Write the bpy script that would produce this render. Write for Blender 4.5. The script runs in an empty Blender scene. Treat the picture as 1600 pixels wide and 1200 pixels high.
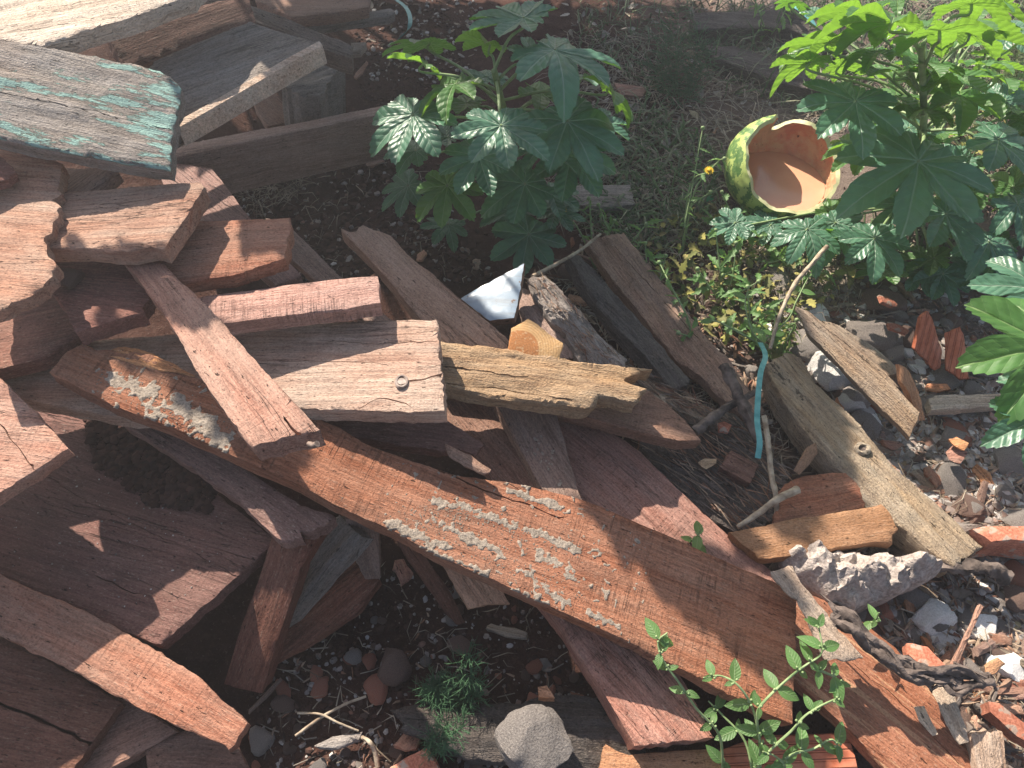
import bpy, bmesh, math, random
from math import radians, sin, cos, pi, sqrt, tan, exp, atan2
from mathutils import Vector, Matrix, noise
from mathutils.geometry import delaunay_2d_cdt, tessellate_polygon, intersect_point_line

S = bpy.context.scene
C = S.collection
rnd = random.Random(7)

# ------------------------------------------------------------------ camera
CAM = Vector((0, 0, 1.25)); PITCH = 55.0; F = 1186.0
cd = bpy.data.cameras.new("camera"); cam = bpy.data.objects.new("camera", cd); C.objects.link(cam)
cam.location = CAM; cam.rotation_euler = (radians(90 - PITCH), 0, 0)
cd.sensor_width = 36.0; cd.lens = 36.0 * F / 1600.0; cd.clip_start = 0.01; cd.clip_end = 200
S.camera = cam
S.render.resolution_x = 1024; S.render.resolution_y = 768

# ------------------------------------------------------------------ light
SUN_AZ, SUN_EL = -31.0, 42.0
a, e = radians(SUN_AZ), radians(SUN_EL)
SUN = Vector((sin(a) * cos(e), cos(a) * cos(e), sin(e)))
w = bpy.data.worlds.new("World"); S.world = w; w.use_nodes = True
nt = w.node_tree; sky = nt.nodes.new("ShaderNodeTexSky"); sky.sky_type = 'NISHITA'; sky.sun_disc = False
sky.sun_elevation = e; sky.sun_rotation = a; sky.air_density = 1.0; sky.dust_density = 2.0
bg = nt.nodes["Background"]; bg.inputs[1].default_value = 0.072
nt.links.new(sky.outputs[0], bg.inputs[0])
sl = bpy.data.lights.new("sun", 'SUN'); sl.energy = 5.0; sl.angle = radians(0.5); sl.color = (1.0, 0.90, 0.77)
so = bpy.data.objects.new("sun", sl); C.objects.link(so); so.location = SUN * 20
so.rotation_euler = (-SUN).to_track_quat('-Z', 'Y').to_euler()
S.view_settings.view_transform = 'Standard'; S.view_settings.look = 'None'
S.view_settings.exposure = 1.22; S.view_settings.gamma = 1.0
S.render.engine = 'CYCLES'
S.cycles.max_bounces = 6; S.cycles.transmission_bounces = 3

# ------------------------------------------------------------------ pixel -> world
CT, ST = cos(radians(90 - PITCH)), sin(radians(90 - PITCH))
def ray(px, py):
    x, y = (px - 800) / F, (600 - py) / F
    return Vector((x, y * CT + ST, y * ST - CT))
def at(px, py, z=0.0):
    d = ray(px, py); t = (z - CAM.z) / d.z
    return CAM + d * t
def proj(p):
    v = p - CAM
    yy = v.y * CT + v.z * ST; zz = -v.y * ST + v.z * CT
    if zz > -1e-3: return None
    return 800 + F * v.x / -zz, 600 - F * yy / -zz
def sm(a, b, x):
    t = max(0, min(1, (x - a) / (b - a))); return t * t * (3 - 2 * t)
def ground(x, y):
    m = 0.13 * sm(0.25, 1.1, -x) * sm(0.75, 1.5, y)
    h = 0.10 * sm(0.35, 0.0, sqrt(((x + 0.42) / 1.3) ** 2 + (y - 1.45) ** 2)) 
    m -= h * 0.8
    n = 0.018 * noise.noise(Vector((x * 3, y * 3, 1.3))) + 0.009 * noise.noise(Vector((x * 9, y * 9, 4))) + 0.004 * noise.noise(Vector((x * 27, y * 27, 9)))
    return m + n
def gat(px, py, up=0.0):
    p = at(px, py, 0)
    for _ in range(6): p = at(px, py, ground(p.x, p.y) + up)
    return p

def prop(o, label=None, cat=None, group=None, kind=None):
    if label: o["label"] = label
    if cat: o["category"] = cat
    if group: o["group"] = group
    if kind: o["kind"] = kind
    return o
def mesh_obj(name, verts, faces, mat, parent=None, smooth=40, mw=None):
    me = bpy.data.meshes.new(name); me.from_pydata(verts, [], faces); me.update()
    o = bpy.data.objects.new(name, me); C.objects.link(o)
    for m in (mat if isinstance(mat, (list, tuple)) else [mat]): me.materials.append(m)
    if smooth:
        me.polygons.foreach_set("use_smooth", [True] * len(me.polygons))
        if smooth < 180: me.set_sharp_from_angle(angle=radians(smooth))
    if mw is not None: o.matrix_world = mw
    if parent:
        o.parent = parent
    return o
def empty(name, loc):
    o = bpy.data.objects.new(name, None); C.objects.link(o); o.location = loc; o.empty_display_size = 0.05
    return o

# ------------------------------------------------------------------ materials
class NB:
    def __init__(s, name):
        s.m = bpy.data.materials.new(name); s.m.use_nodes = True; s.t = s.m.node_tree
        s.t.nodes.clear(); s.out = s.n("ShaderNodeOutputMaterial")
    def n(s, typ, ins=None, **kw):
        nd = s.t.nodes.new(typ)
        for k, v in kw.items(): setattr(nd, k, v)
        for k, v in (ins or {}).items(): s.set(nd.inputs[k], v)
        return nd
    def set(s, sock, v):
        if isinstance(v, bpy.types.NodeSocket): s.t.links.new(v, sock)
        elif isinstance(v, bpy.types.Node): s.t.links.new(v.outputs[0], sock)
        elif isinstance(v, (tuple, list)) and len(v) == 3 and sock.type == 'RGBA': sock.default_value = (*v, 1)
        else: sock.default_value = v
    def coord(s): return s.n("ShaderNodeTexCoord").outputs["Object"]
    def mapv(s, v, scale, loc=(0, 0, 0), rot=(0, 0, 0)):
        return s.n("ShaderNodeMapping", {"Vector": v, "Scale": scale, "Location": loc, "Rotation": rot}).outputs[0]
    def noise(s, v, scale=1.0, detail=4, rough=0.55, dist=0.0):
        return s.n("ShaderNodeTexNoise", {"Vector": v, "Scale": scale, "Detail": detail, "Roughness": rough, "Distortion": dist}).outputs[0]
    def math(s, op, a, b=0.0, c=None, clamp=False):
        nd = s.n("ShaderNodeMath", operation=op, use_clamp=clamp); s.set(nd.inputs[0], a); s.set(nd.inputs[1], b)
        if c is not None: s.set(nd.inputs[2], c)
        return nd.outputs[0]
    def ramp(s, f, a, b):
        nd = s.n("ShaderNodeMapRange", {"Value": f, "From Min": a, "From Max": b}); return nd.outputs[0]
    def mix(s, f, a, b, mode='MIX'):
        nd = s.n("ShaderNodeMix", data_type='RGBA', blend_type=mode)
        s.set(nd.inputs["Factor"], f); s.set(nd.inputs[6], a); s.set(nd.inputs[7], b); return nd.outputs[2]
    def bump(s, h, dist, strength=1.0, nrm=None):
        i = {"Height": h, "Distance": dist, "Strength": strength}
        if nrm: i["Normal"] = nrm
        return s.n("ShaderNodeBump", i).outputs[0]
    def bsdf(s, col, rough=0.8, nrm=None, spec=0.3, **kw):
        i = {"Base Color": col, "Roughness": rough, "Specular IOR Level": spec}
        if nrm: i["Normal"] = nrm
        i.update(kw)
        b = s.n("ShaderNodeBsdfPrincipled", i); return b
    def done(s, sh): s.set(s.out.inputs[0], sh); return s.m

def wood(name, dark, light, grey=(0.30, 0.26, 0.23), ga=0.3, saw=0.5, crack=0.5, bump=1.0, paint=None, pa=0.5, streak=0.6, dirt=0.35, rough=0.8, lines=None):
    b = NB(name); P = b.coord()
    oi = b.n("ShaderNodeObjectInfo").outputs["Random"]
    off = b.math('MULTIPLY', oi, 37.0)
    cb = b.n("ShaderNodeCombineXYZ", {0: off, 1: off, 2: off}).outputs[0]
    P = b.n("ShaderNodeVectorMath", {0: P, 1: cb}, operation='ADD').outputs[0]
    # gentle waviness of the grain
    wv = b.noise(b.mapv(P, (2.2, 4, 4)), 1, 2)
    wy = b.math('MULTIPLY', b.math('SUBTRACT', wv, 0.5), 0.05)
    PW = b.n("ShaderNodeVectorMath", {0: P, 1: b.n("ShaderNodeCombineXYZ", {1: wy, 2: wy}).outputs[0]}, operation='ADD').outputs[0]
    fine = b.noise(b.mapv(PW, (9, 260, 260)), 1, 5, 0.6)
    mid = b.noise(b.mapv(PW, (2.2, 55, 55)), 1, 4, 0.6)
    band = b.noise(b.mapv(PW, (1.5, 13, 13)), 1, 3, 0.6, 0.4)
    patch = b.noise(b.mapv(P, (5, 11, 11)), 1, 4, 0.6)
    col = b.mix(b.ramp(b.math('ADD', b.math('MULTIPLY', band, 0.6), b.math('MULTIPLY', mid, 0.4)), 0.36, 0.64), dark, light)
    col = b.mix(b.math('MULTIPLY', b.ramp(fine, 0.42, 0.68), streak), col, tuple(min(1, c * 1.45 + 0.02) for c in light))
    blot = b.noise(b.mapv(P, (14, 26, 26), loc=(6, 2, 4)), 1, 6, 0.72)
    col = b.mix(b.math('MULTIPLY', b.ramp(blot, 0.50, 0.72), 0.55), col, tuple(min(1, c * 1.35 + 0.03) for c in light))
    col = b.mix(b.math('MULTIPLY', b.ramp(blot, 0.47, 0.28), 0.50), col, tuple(c * 0.55 for c in dark))
    # weathered greying in patches that follow the grain
    gm = b.math('MULTIPLY', b.ramp(b.math('ADD', b.math('MULTIPLY', patch, 0.65), b.math('MULTIPLY', mid, 0.45)), 0.44, 0.66), ga)
    gcol = b.mix(fine, tuple(c * 0.45 for c in grey), tuple(min(1, c * 1.5) for c in grey))
    col = b.mix(gm, col, gcol)
    # saw marks across the grain
    sn = b.noise(b.mapv(P, (300, 11, 11), rot=(0, 0, 0.10)), 1, 4, 0.75)
    smask = b.ramp(b.noise(b.mapv(P, (6, 14, 14), loc=(3, 1, 2)), 1, 4, 0.7), 0.42, 0.66)
    sawl = b.math('MULTIPLY', b.ramp(sn, 0.52, 0.70), b.math('MULTIPLY', smask, saw))
    col = b.mix(b.math('MULTIPLY', sawl, 0.75), col, tuple(c * 0.28 for c in dark))
    # pale pore flecks and dark pits
    fl = b.noise(b.mapv(P, (110, 520, 520)), 1, 3, 0.6)
    col = b.mix(b.math('MULTIPLY', b.ramp(fl, 0.58, 0.75), 0.45), col, (0.52, 0.42, 0.33))
    col = b.mix(b.math('MULTIPLY', b.ramp(fl, 0.40, 0.28), 0.6), col, tuple(c * 0.35 for c in dark))
    # drying cracks
    cn = b.noise(b.mapv(PW, (2.6, 48, 48), loc=(9, 5, 3)), 1, 3, 0.5)
    cl = b.math('MULTIPLY', b.ramp(b.math('ABSOLUTE', b.math('SUBTRACT', cn, 0.5)), 0.008, 0.0), b.ramp(b.noise(b.mapv(P, (3, 8, 8), loc=(1, 7, 3)), 1, 2), 0.5, 0.6))
    cl = b.math('MULTIPLY', cl, crack)
    col = b.mix(b.math('MULTIPLY', cl, 0.85), col, tuple(c * 0.12 for c in dark))
    # red soil dust lying on it
    dn = b.noise(b.mapv(P, (9, 9, 9), loc=(5, 5, 1)), 1, 6, 0.7)
    col = b.mix(b.math('MULTIPLY', b.ramp(dn, 0.50, 0.72), dirt), col, (0.16, 0.085, 0.06))
    if lines:
        ln = b.noise(b.mapv(PW, (1.0, 150, 150), loc=(2, 3, 4)), 1, 2, 0.5)
        col = b.mix(b.math('MULTIPLY', b.ramp(ln, 0.60, 0.66), 0.6), col, lines)
    h = b.math('ADD', b.math('MULTIPLY', fine, 0.5), b.math('MULTIPLY', mid, 0.9))
    h = b.math('SUBTRACT', h, b.math('MULTIPLY', sawl, 0.9))
    h = b.math('SUBTRACT', h, b.math('MULTIPLY', cl, 1.6))
    h = b.math('ADD', h, b.math('MULTIPLY', fl, 0.35))
    grit = b.noise(b.mapv(P, (260, 420, 420)), 1, 3, 0.7)
    col = b.mix(b.math('MULTIPLY', b.ramp(grit, 0.50, 0.30), 0.5), col, tuple(c * 0.30 for c in dark))
    col = b.mix(b.math('MULTIPLY', b.ramp(grit, 0.55, 0.72), 0.28), col, tuple(min(1, c * 1.6 + 0.05) for c in light))
    pit = b.noise(b.mapv(P, (70, 240, 240), loc=(8, 1, 5)), 1, 3, 0.6)
    pitm = b.ramp(pit, 0.34, 0.29)
    col = b.mix(b.math('MULTIPLY', pitm, 0.85), col, tuple(c * 0.15 for c in dark))
    h = b.math('ADD', h, b.math('SUBTRACT', b.math('MULTIPLY', grit, 0.7), b.math('MULTIPLY', pitm, 1.2)))
    hs = b.n("ShaderNodeHueSaturation", {"Hue": b.math('MULTIPLY_ADD', oi, 0.012, 0.4950), "Saturation": b.math('MULTIPLY_ADD', b.math('FRACT', b.math('MULTIPLY', oi, 3.7)), -0.35, 1.12), "Value": b.math('MULTIPLY_ADD', b.math('FRACT', b.math('MULTIPLY', oi, 7.3)), 0.42, 0.82), "Color": col})
    col = hs.outputs[0]
    rg = rough
    if paint:
        pn = b.noise(b.mapv(PW, (7, 34, 34), loc=(4, 2, 8)), 1, 8, 0.72)
        pn2 = b.noise(b.mapv(PW, (1.8, 6, 6), loc=(2, 6, 1)), 1, 2, 0.5)
        pm = b.ramp(b.math('ADD', b.math('MULTIPLY', pn, 0.7), b.math('MULTIPLY', pn2, 0.55)), 1.0 - pa * 0.62, 1.0 - pa * 0.62 + 0.015)
        g = b.n("ShaderNodeNewGeometry"); 
        oz = b.n("ShaderNodeSeparateXYZ", {0: b.n("ShaderNodeTexCoord").outputs["Object"]}).outputs[2]
        pm = b.math('MULTIPLY', pm, b.ramp(oz, -0.004, -0.002))
        pc = b.mix(b.noise(P, 60, 4), tuple(c * 0.75 for c in paint), paint)
        col = b.mix(pm, col, pc); h = b.math('ADD', h, b.math('MULTIPLY', pm, 0.7))
    nrm = b.bump(h, 0.0024 * bump, 1.0)
    return b.done(b.bsdf(col, rg, nrm, 0.25))

def stone(name, c1, c2, scale=25, bump=0.004, rough=0.9, spots=None, wetness=0.2):
    b = NB(name); P = b.coord()
    oi = b.n("ShaderNodeObjectInfo").outputs["Random"]
    n1 = b.noise(P, scale, 6, 0.65); n2 = b.noise(P, scale * 7, 4, 0.7)
    col = b.mix(b.ramp(n1, 0.35, 0.65), c1, c2)
    col = b.mix(b.math('MULTIPLY', b.ramp(n2, 0.45, 0.7), 0.45), col, tuple(min(1, c * 1.7 + .04) for c in c2))
    col = b.mix(b.math('MULTIPLY', b.ramp(n2, 0.45, 0.3), 0.45), col, tuple(c * 0.4 for c in c1))
    if spots: col = b.mix(b.ramp(b.noise(P, scale * 1.6, 3), 0.56, 0.60), col, spots)
    v = b.n("ShaderNodeHueSaturation", {"Value": b.math('MULTIPLY_ADD', oi, 0.6, 0.7), "Color": col}).outputs[0]
    h = b.math('ADD', n1, b.math('MULTIPLY', n2, 0.4))
    return b.done(b.bsdf(v, rough, b.bump(h, bump), wetness))

def leafmat(name, base, vein, trans, tr=0.38, rough=0.42, spec=0.5, quilt=0.0012, side=0.18):
    b = NB(name); uv = b.n("ShaderNodeUVMap").outputs[0]
    sp = b.n("ShaderNodeSeparateXYZ", {0: uv}); u, v = sp.outputs[0], sp.outputs[1]
    P = b.coord(); n = b.noise(P, 35, 4)
    au = b.math('ABSOLUTE', u)
    rib = b.ramp(au, 0.014, 0.004)
    ph = b.math('SUBTRACT', b.math('MULTIPLY', v, 46), b.math('MULTIPLY', au, 50))
    sv = b.math('MULTIPLY', b.ramp(b.math('COSINE', ph), 0.90, 1.0), side)
    vm = b.math('MAXIMUM', rib, sv)
    col = b.mix(b.ramp(b.math('ADD', b.math('MULTIPLY', n, .6), b.math('MULTIPLY', b.noise(P, 9, 3), .4)), 0.3, 0.7), tuple(c * 0.6 for c in base), tuple(c * 1.25 for c in base))
    col = b.mix(b.math('MULTIPLY', vm, 0.7), col, vein)
    h = b.math('SUBTRACT', b.math('MULTIPLY', n, 0.6), b.math('MULTIPLY', vm, 0.9))
    h = b.math('SUBTRACT', h, b.math('MULTIPLY', b.math('COSINE', ph), 0.3))
    nr = b.bump(h, quilt)
    p = b.bsdf(col, b.math('MULTIPLY_ADD', n, 0.25, rough - 0.12), nr, spec)
    tcol = b.mix(b.math('MULTIPLY', vm, 0.5), trans, tuple(c * 0.55 for c in trans))
    t = b.n("ShaderNodeBsdfTranslucent", {"Color": tcol, "Normal": nr})
    return b.done(b.n("ShaderNodeMixShader", {0: tr, 1: p.outputs[0], 2: t.outputs[0]}))

def plain(name, c1, c2, scale=40, rough=0.7, bump=0.001, tr=0.0, spec=0.3):
    b = NB(name); P = b.coord(); n = b.noise(P, scale, 5, 0.6)
    oi = b.n("ShaderNodeObjectInfo").outputs["Random"]
    p = b.bsdf(b.mix(b.ramp(n, 0.35, 0.65), c1, c2), rough, b.bump(n, bump), spec)
    if tr:
        t = b.n("ShaderNodeBsdfTranslucent", {"Color": c2})
        return b.done(b.n("ShaderNodeMixShader", {0: tr, 1: p.outputs[0], 2: t.outputs[0]}))
    return b.done(p)

def island(name, pal, rough=0.9, bump=0.002, scale=60, spec=0.2):
    """each loose piece of a mesh takes its own tone from the palette"""
    b = NB(name); P = b.coord()
    r = b.n("ShaderNodeNewGeometry").outputs["Random Per Island"]
    cr = b.n("ShaderNodeValToRGB", {0: r}); el = cr.color_ramp.elements; cr.color_ramp.interpolation = 'LINEAR'
    while len(el) < len(pal): el.new(0.5)
    for i, c in enumerate(pal): el[i].position = i / (len(pal) - 1); el[i].color = (*c, 1)
    n = b.noise(P, scale, 5, 0.65)
    col = b.mix(0.75, cr.outputs[0], b.mix(b.ramp(n, 0.3, 0.7), (0.25, 0.25, 0.25), (1.0, 1.0, 1.0)), 'MULTIPLY')
    return b.done(b.bsdf(col, rough, b.bump(n, bump), spec))

M = {}
RD, RL = (0.17, 0.058, 0.036), (0.36, 0.155, 0.100)
M['red'] = wood('red_sawn_wood', (0.19, 0.070, 0.043), (0.38, 0.165, 0.105), ga=0.30, saw=0.9, crack=0.5, dirt=0.2)
M['main'] = wood('orange_red_sawn_wood', (0.21, 0.084, 0.047), (0.41, 0.195, 0.115), grey=(0.36, 0.28, 0.22), ga=0.35, saw=1.0, crack=0.4, dirt=0.15, bump=1.2)
M['pink'] = wood('pinkish_weathered_wood', (0.215, 0.078, 0.048), (0.40, 0.180, 0.112), grey=(0.38, 0.29, 0.23), ga=0.45, saw=0.45, crack=0.5)
M['bleach'] = wood('bleached_pink_wood', (0.27, 0.125, 0.08), (0.47, 0.265, 0.175), grey=(0.45, 0.36, 0.29), ga=0.7, saw=0.35, crack=0.6)
M['pale'] = wood('pale_bleached_wood', (0.34, 0.225, 0.15), (0.54, 0.40, 0.29), grey=(0.50, 0.44, 0.37), ga=0.65, saw=0.35, crack=0.7, bump=1.6)
M['brown'] = wood('brown_dusty_wood', (0.155, 0.080, 0.056), (0.30, 0.170, 0.120), grey=(0.26, 0.21, 0.18), ga=0.4, saw=0.3, crack=0.5)
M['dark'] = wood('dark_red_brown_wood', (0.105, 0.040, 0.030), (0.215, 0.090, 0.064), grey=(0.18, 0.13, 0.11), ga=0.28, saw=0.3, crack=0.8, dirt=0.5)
M['greyw'] = wood('grey_weathered_wood', (0.13, 0.105, 0.09), (0.28, 0.235, 0.20), grey=(0.30, 0.27, 0.25), ga=0.8, saw=0.1, crack=0.9, bump=2.0)
M['black'] = wood('blackened_rotten_wood', (0.030, 0.024, 0.022), (0.105, 0.082, 0.070), grey=(0.17, 0.15, 0.14), ga=0.5, saw=0.0, crack=1.0, bump=3.2)
M['teal'] = wood('flaking_teal_painted_wood', (0.13, 0.105, 0.09), (0.27, 0.225, 0.19), grey=(0.30, 0.28, 0.27), ga=0.7, saw=0.0, crack=0.9, bump=2.0, paint=(0.30, 0.47, 0.42), pa=0.62)
M['yellow'] = wood('yellow_rotten_wood', (0.31, 0.175, 0.10), (0.56, 0.38, 0.235), grey=(0.50, 0.42, 0.33), ga=0.5, saw=0.0, crack=0.9, bump=3.0)
M['tan'] = wood('tan_driftwood', (0.19, 0.125, 0.08), (0.38, 0.27, 0.17), grey=(0.40, 0.36, 0.31), ga=0.6, saw=0.1, crack=0.9, bump=2.2)
M['orange'] = wood('orange_fresh_wood', (0.38, 0.14, 0.055), (0.56, 0.26, 0.12), ga=0.1, saw=0.1, crack=0.4, dirt=0.1, bump=1.6)
M['gloss'] = wood('red_brown_lined_wood', (0.15, 0.050, 0.026), (0.30, 0.115, 0.062), ga=0.1, saw=0.1, crack=0.3, dirt=0.1, lines=(0.50, 0.30, 0.18), rough=0.6)
M['chip'] = wood('brown_chipboard', (0.24, 0.115, 0.062), (0.38, 0.20, 0.115), ga=0.1, saw=0.0, crack=0.0, dirt=0.2, streak=0.1)
M['concrete'] = stone('rough_concrete', (0.24, 0.20, 0.18), (0.46, 0.40, 0.36), 22, 0.010)
M['mortar'] = stone('dry_mortar', (0.18, 0.145, 0.115), (0.32, 0.27, 0.22), 60, 0.004)
M['stone'] = stone('grey_rubble_stone', (0.17, 0.15, 0.14), (0.38, 0.34, 0.31), 20, 0.006)
M['white'] = stone('white_plaster_chunk', (0.55, 0.52, 0.48), (0.85, 0.83, 0.80), 15, 0.003)
M['brick'] = stone('red_brick_clay', (0.27, 0.085, 0.050), (0.44, 0.18, 0.115), 30, 0.003, spots=(0.34, 0.25, 0.20))
M['brown_stone'] = stone('brown_dusty_stone', (0.11, 0.07, 0.055), (0.24, 0.16, 0.13), 25, 0.005)
M['leafA'] = leafmat('castor_leaf_blue_green', (0.080, 0.195, 0.125), (0.34, 0.46, 0.34), (0.22, 0.50, 0.04), 0.30, 0.36)
M['leafB'] = leafmat('castor_leaf_fresh_green', (0.075, 0.19, 0.050), (0.30, 0.44, 0.18), (0.26, 0.50, 0.045), 0.40, 0.42)
M['herb'] = leafmat('small_herb_leaf', (0.11, 0.23, 0.07), (0.40, 0.50, 0.27), (0.34, 0.58, 0.12), 0.35, 0.5, quilt=0.0004, side=0.05)
M['stem'] = plain('green_stem', (0.16, 0.24, 0.10), (0.28, 0.36, 0.17), 50, 0.5)
M['weed'] = plain('weed_green', (0.10, 0.17, 0.05), (0.22, 0.30, 0.10), 60, 0.6, tr=0.3)
M['fern'] = plain('feathery_weed_green', (0.06, 0.15, 0.07), (0.12, 0.24, 0.12), 60, 0.6, tr=0.3)
M['grass'] = island('grass_blades', [(0.08, 0.15, 0.06), (0.15, 0.22, 0.10), (0.22, 0.27, 0.17), (0.34, 0.33, 0.22)])
M['straw'] = island('dry_straw', [(0.20, 0.15, 0.11), (0.38, 0.31, 0.23), (0.52, 0.45, 0.35), (0.30, 0.26, 0.22)])
M['bits'] = island('wood_splinters', [(0.20, 0.09, 0.06), (0.36, 0.20, 0.13), (0.48, 0.36, 0.26), (0.14, 0.10, 0.08), (0.30, 0.26, 0.23)])
M['gravel'] = island('gravel_pebbles', [(0.17, 0.14, 0.12), (0.40, 0.34, 0.30), (0.27, 0.14, 0.10), (0.48, 0.43, 0.39), (0.24, 0.21, 0.20), (0.70, 0.66, 0.62), (0.36, 0.30, 0.26)])
M['crumb'] = island('soil_crumbs', [(0.045, 0.020, 0.016), (0.085, 0.040, 0.030), (0.12, 0.065, 0.05), (0.06, 0.035, 0.03)])
M['twig'] = plain('dry_twig', (0.22, 0.16, 0.11), (0.48, 0.40, 0.30), 60, 0.8, 0.003)
M['bark'] = plain('dark_bark', (0.045, 0.034, 0.03), (0.19, 0.15, 0.13), 45, 0.9, 0.006)
M['strap'] = plain('teal_plastic_strap', (0.05, 0.22, 0.22), (0.13, 0.36, 0.35), 55, 0.5, 0.0003)

# soil
b = NB('red_soil'); P = b.coord()
n1 = b.noise(P, 4, 6, 0.6); n2 = b.noise(P, 60, 6, 0.7); n3 = b.noise(P, 240, 3, 0.7)
col = b.mix(b.ramp(n1, 0.35, 0.65), (0.040, 0.018, 0.014), (0.085, 0.042, 0.032))
col = b.mix(b.math('MULTIPLY', b.ramp(n2, 0.5, 0.7), 0.5), col, (0.14, 0.085, 0.065))
col = b.mix(b.math('MULTIPLY', b.ramp(n3, 0.62, 0.72), 0.6), col, (0.24, 0.19, 0.16))
sx = b.n("ShaderNodeSeparateXYZ", {0: P}).outputs[0]
# drier, stonier soil on the rubble side
dry = b.ramp(b.math('ADD', sx, b.math('MULTIPLY', n1, 0.5)), 0.55, 1.0)
col = b.mix(b.math('MULTIPLY', dry, 0.7), col, b.mix(n2, (0.12, 0.09, 0.075), (0.36, 0.29, 0.25)))
M['soil'] = b.done(b.bsdf(col, 0.95, b.bump(b.math('ADD', n2, b.math('MULTIPLY', n3, 0.5)), 0.006), 0.1))

# ------------------------------------------------------------------ boards
def frame(A, B, roll):
    a = at(*A); bb = at(*B); U = (bb - a).normalized()
    V = Vector((0, 0, 1)).cross(U).normalized(); V = Matrix.Rotation(radians(roll), 3, U) @ V
    N = U.cross(V).normalized()
    if N.z < 0: N = -N; V = -V
    m = Matrix((U, V, N)).transposed().to_4x4(); m.translation = a
    return m
def to_plane(m, px, py):
    N = m.to_3x3().col[2]; o = m.translation; d = ray(px, py)
    t = (o - CAM).dot(N) / d.dot(N); return m.inverted() @ (CAM + d * t)
def pip(x, y, P):
    c = False; j = len(P) - 1
    for i in range(len(P)):
        if (P[i][1] > y) != (P[j][1] > y) and x < (P[j][0] - P[i][0]) * (y - P[i][1]) / (P[j][1] - P[i][1]) + P[i][0]: c = not c
        j = i
    return c
def segd(x, y, a, b):
    dx, dy = b[0] - a[0], b[1] - a[1]; L = dx * dx + dy * dy
    t = 0 if L < 1e-12 else max(0, min(1, ((x - a[0]) * dx + (y - a[1]) * dy) / L))
    return sqrt((x - a[0] - t * dx) ** 2 + (y - a[1] - t * dy) ** 2), t
KEEP = []
_sd = [0]
def board(name, label, out, A, B, roll=0, t=0.025, mat='red', jag=0.0022, disp=0.0010, cracks=(), res=None, bow=0.0, dome=0.0, cat='plank', group=None, parent=None, top=None, rag=()):
    """plank whose upper face has the traced outline, lying in its own tilted plane, with real thickness.
    rag: outline edge indices that are torn across the grain"""
    _sd[0] += 1; sd = _sd[0] * 13.7
    m = frame(A, B, roll)
    P = [to_plane(m, *q) for q in out]; P = [(p.x, p.y) for p in P]
    cx = sum(p[0] for p in P) / len(P); cy = sum(p[1] for p in P) / len(P)
    # centre the local frame on the piece
    m = m @ Matrix.Translation((cx, cy, 0)); P = [(x - cx, y - cy) for x, y in P]
    ring = []
    n = len(P)
    for i in range(n):
        a, b2 = P[i], P[(i + 1) % n]; L = sqrt((a[0] - b2[0]) ** 2 + (a[1] - b2[1]) ** 2)
        k = max(1, int(L / 0.007)); dx, dy = (b2[0] - a[0]) / max(L, 1e-9), (b2[1] - a[1]) / max(L, 1e-9)
        r = i in rag
        for j in range(k):
            f = j / k; x, y = a[0] + (b2[0] - a[0]) * f, a[1] + (b2[1] - a[1]) * f
            if j:
                along = abs(dx)
                q = noise.noise(Vector((x * (9 + 90 * (1 - along)), y * 110, sd))) + 0.5 * noise.noise(Vector((x * 60, y * 260, sd)))
                if r:
                    q = noise.noise(Vector((x * 30, y * 330, sd))) * 1.6 + noise.noise(Vector((x * 20, y * 80, sd + 5)))
                    x += q * 0.007
                else: x += -dy * q * jag; y += dx * q * jag
            ring.append((x, y))
    xs = [p[0] for p in ring]; ys = [p[1] for p in ring]; w, h = max(xs) - min(xs), max(ys) - min(ys)
    if res is None: res = 0.010 if disp < 0.002 else 0.006
    rx, ry = res * 1.6, res * 0.8
    while (w / rx) * (h / ry) > 9000: rx *= 1.2; ry *= 1.2
    CR = []
    for c in cracks:
        pts = [to_plane(m, *q) for q in c[0]]; CR.append(([(p.x, p.y) for p in pts], c[1], c[2] if len(c) > 2 else 0.006))
    inner = []; depth = []
    for pts, cw, cdp in CR:
        for (a, b2) in zip(pts, pts[1:]):
            L = sqrt((a[0] - b2[0]) ** 2 + (a[1] - b2[1]) ** 2); k = max(2, int(L / 0.006))
            nx, ny = -(b2[1] - a[1]) / L, (b2[0] - a[0]) / L
            for j in range(k):
                f = j / k; x, y = a[0] + (b2[0] - a[0]) * f, a[1] + (b2[1] - a[1]) * f
                q = noise.noise(Vector((x * 60, y * 60, sd))) * 0.003; x += nx * q; y += ny * q
                ww = cw * (0.55 + 0.45 * noise.noise(Vector((x * 40, 2, sd))))
                for s2, dd in ((0, -cdp), (ww, 0), (-ww, 0)):
                    X, Y = x + nx * s2, y + ny * s2
                    if pip(X, Y, ring): inner.append((X, Y)); depth.append(dd)
    yy = min(ys) + ry / 2; row = 0
    while yy < max(ys):
        xx = min(xs) + rx / 2 + (row % 2) * rx / 2; row += 1
        while xx < max(xs):
            X, Y = xx + rnd.uniform(-.2, .2) * rx, yy + rnd.uniform(-.2, .2) * ry; xx += rx
            if not pip(X, Y, ring): continue
            if min(segd(X, Y, ring[i], ring[i - 1])[0] for i in range(0, len(ring), 1)) < 0.0022 if len(ring) < 90 else False: continue
            skip = False
            for pts, cw, cdp in CR:
                if any(segd(X, Y, a, b2)[0] < cw * 1.3 + 0.001 for a, b2 in zip(pts, pts[1:])): skip = True
            if not skip: inner.append((X, Y)); depth.append(0)
        yy += ry
    nr = len(ring)
    vs = [Vector(p) for p in ring + inner]
    ov, oe, of, orig, _, _ = delaunay_2d_cdt(vs, [(i, (i + 1) % nr) for i in range(nr)], [list(range(nr))], 1, 1e-6)
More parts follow.
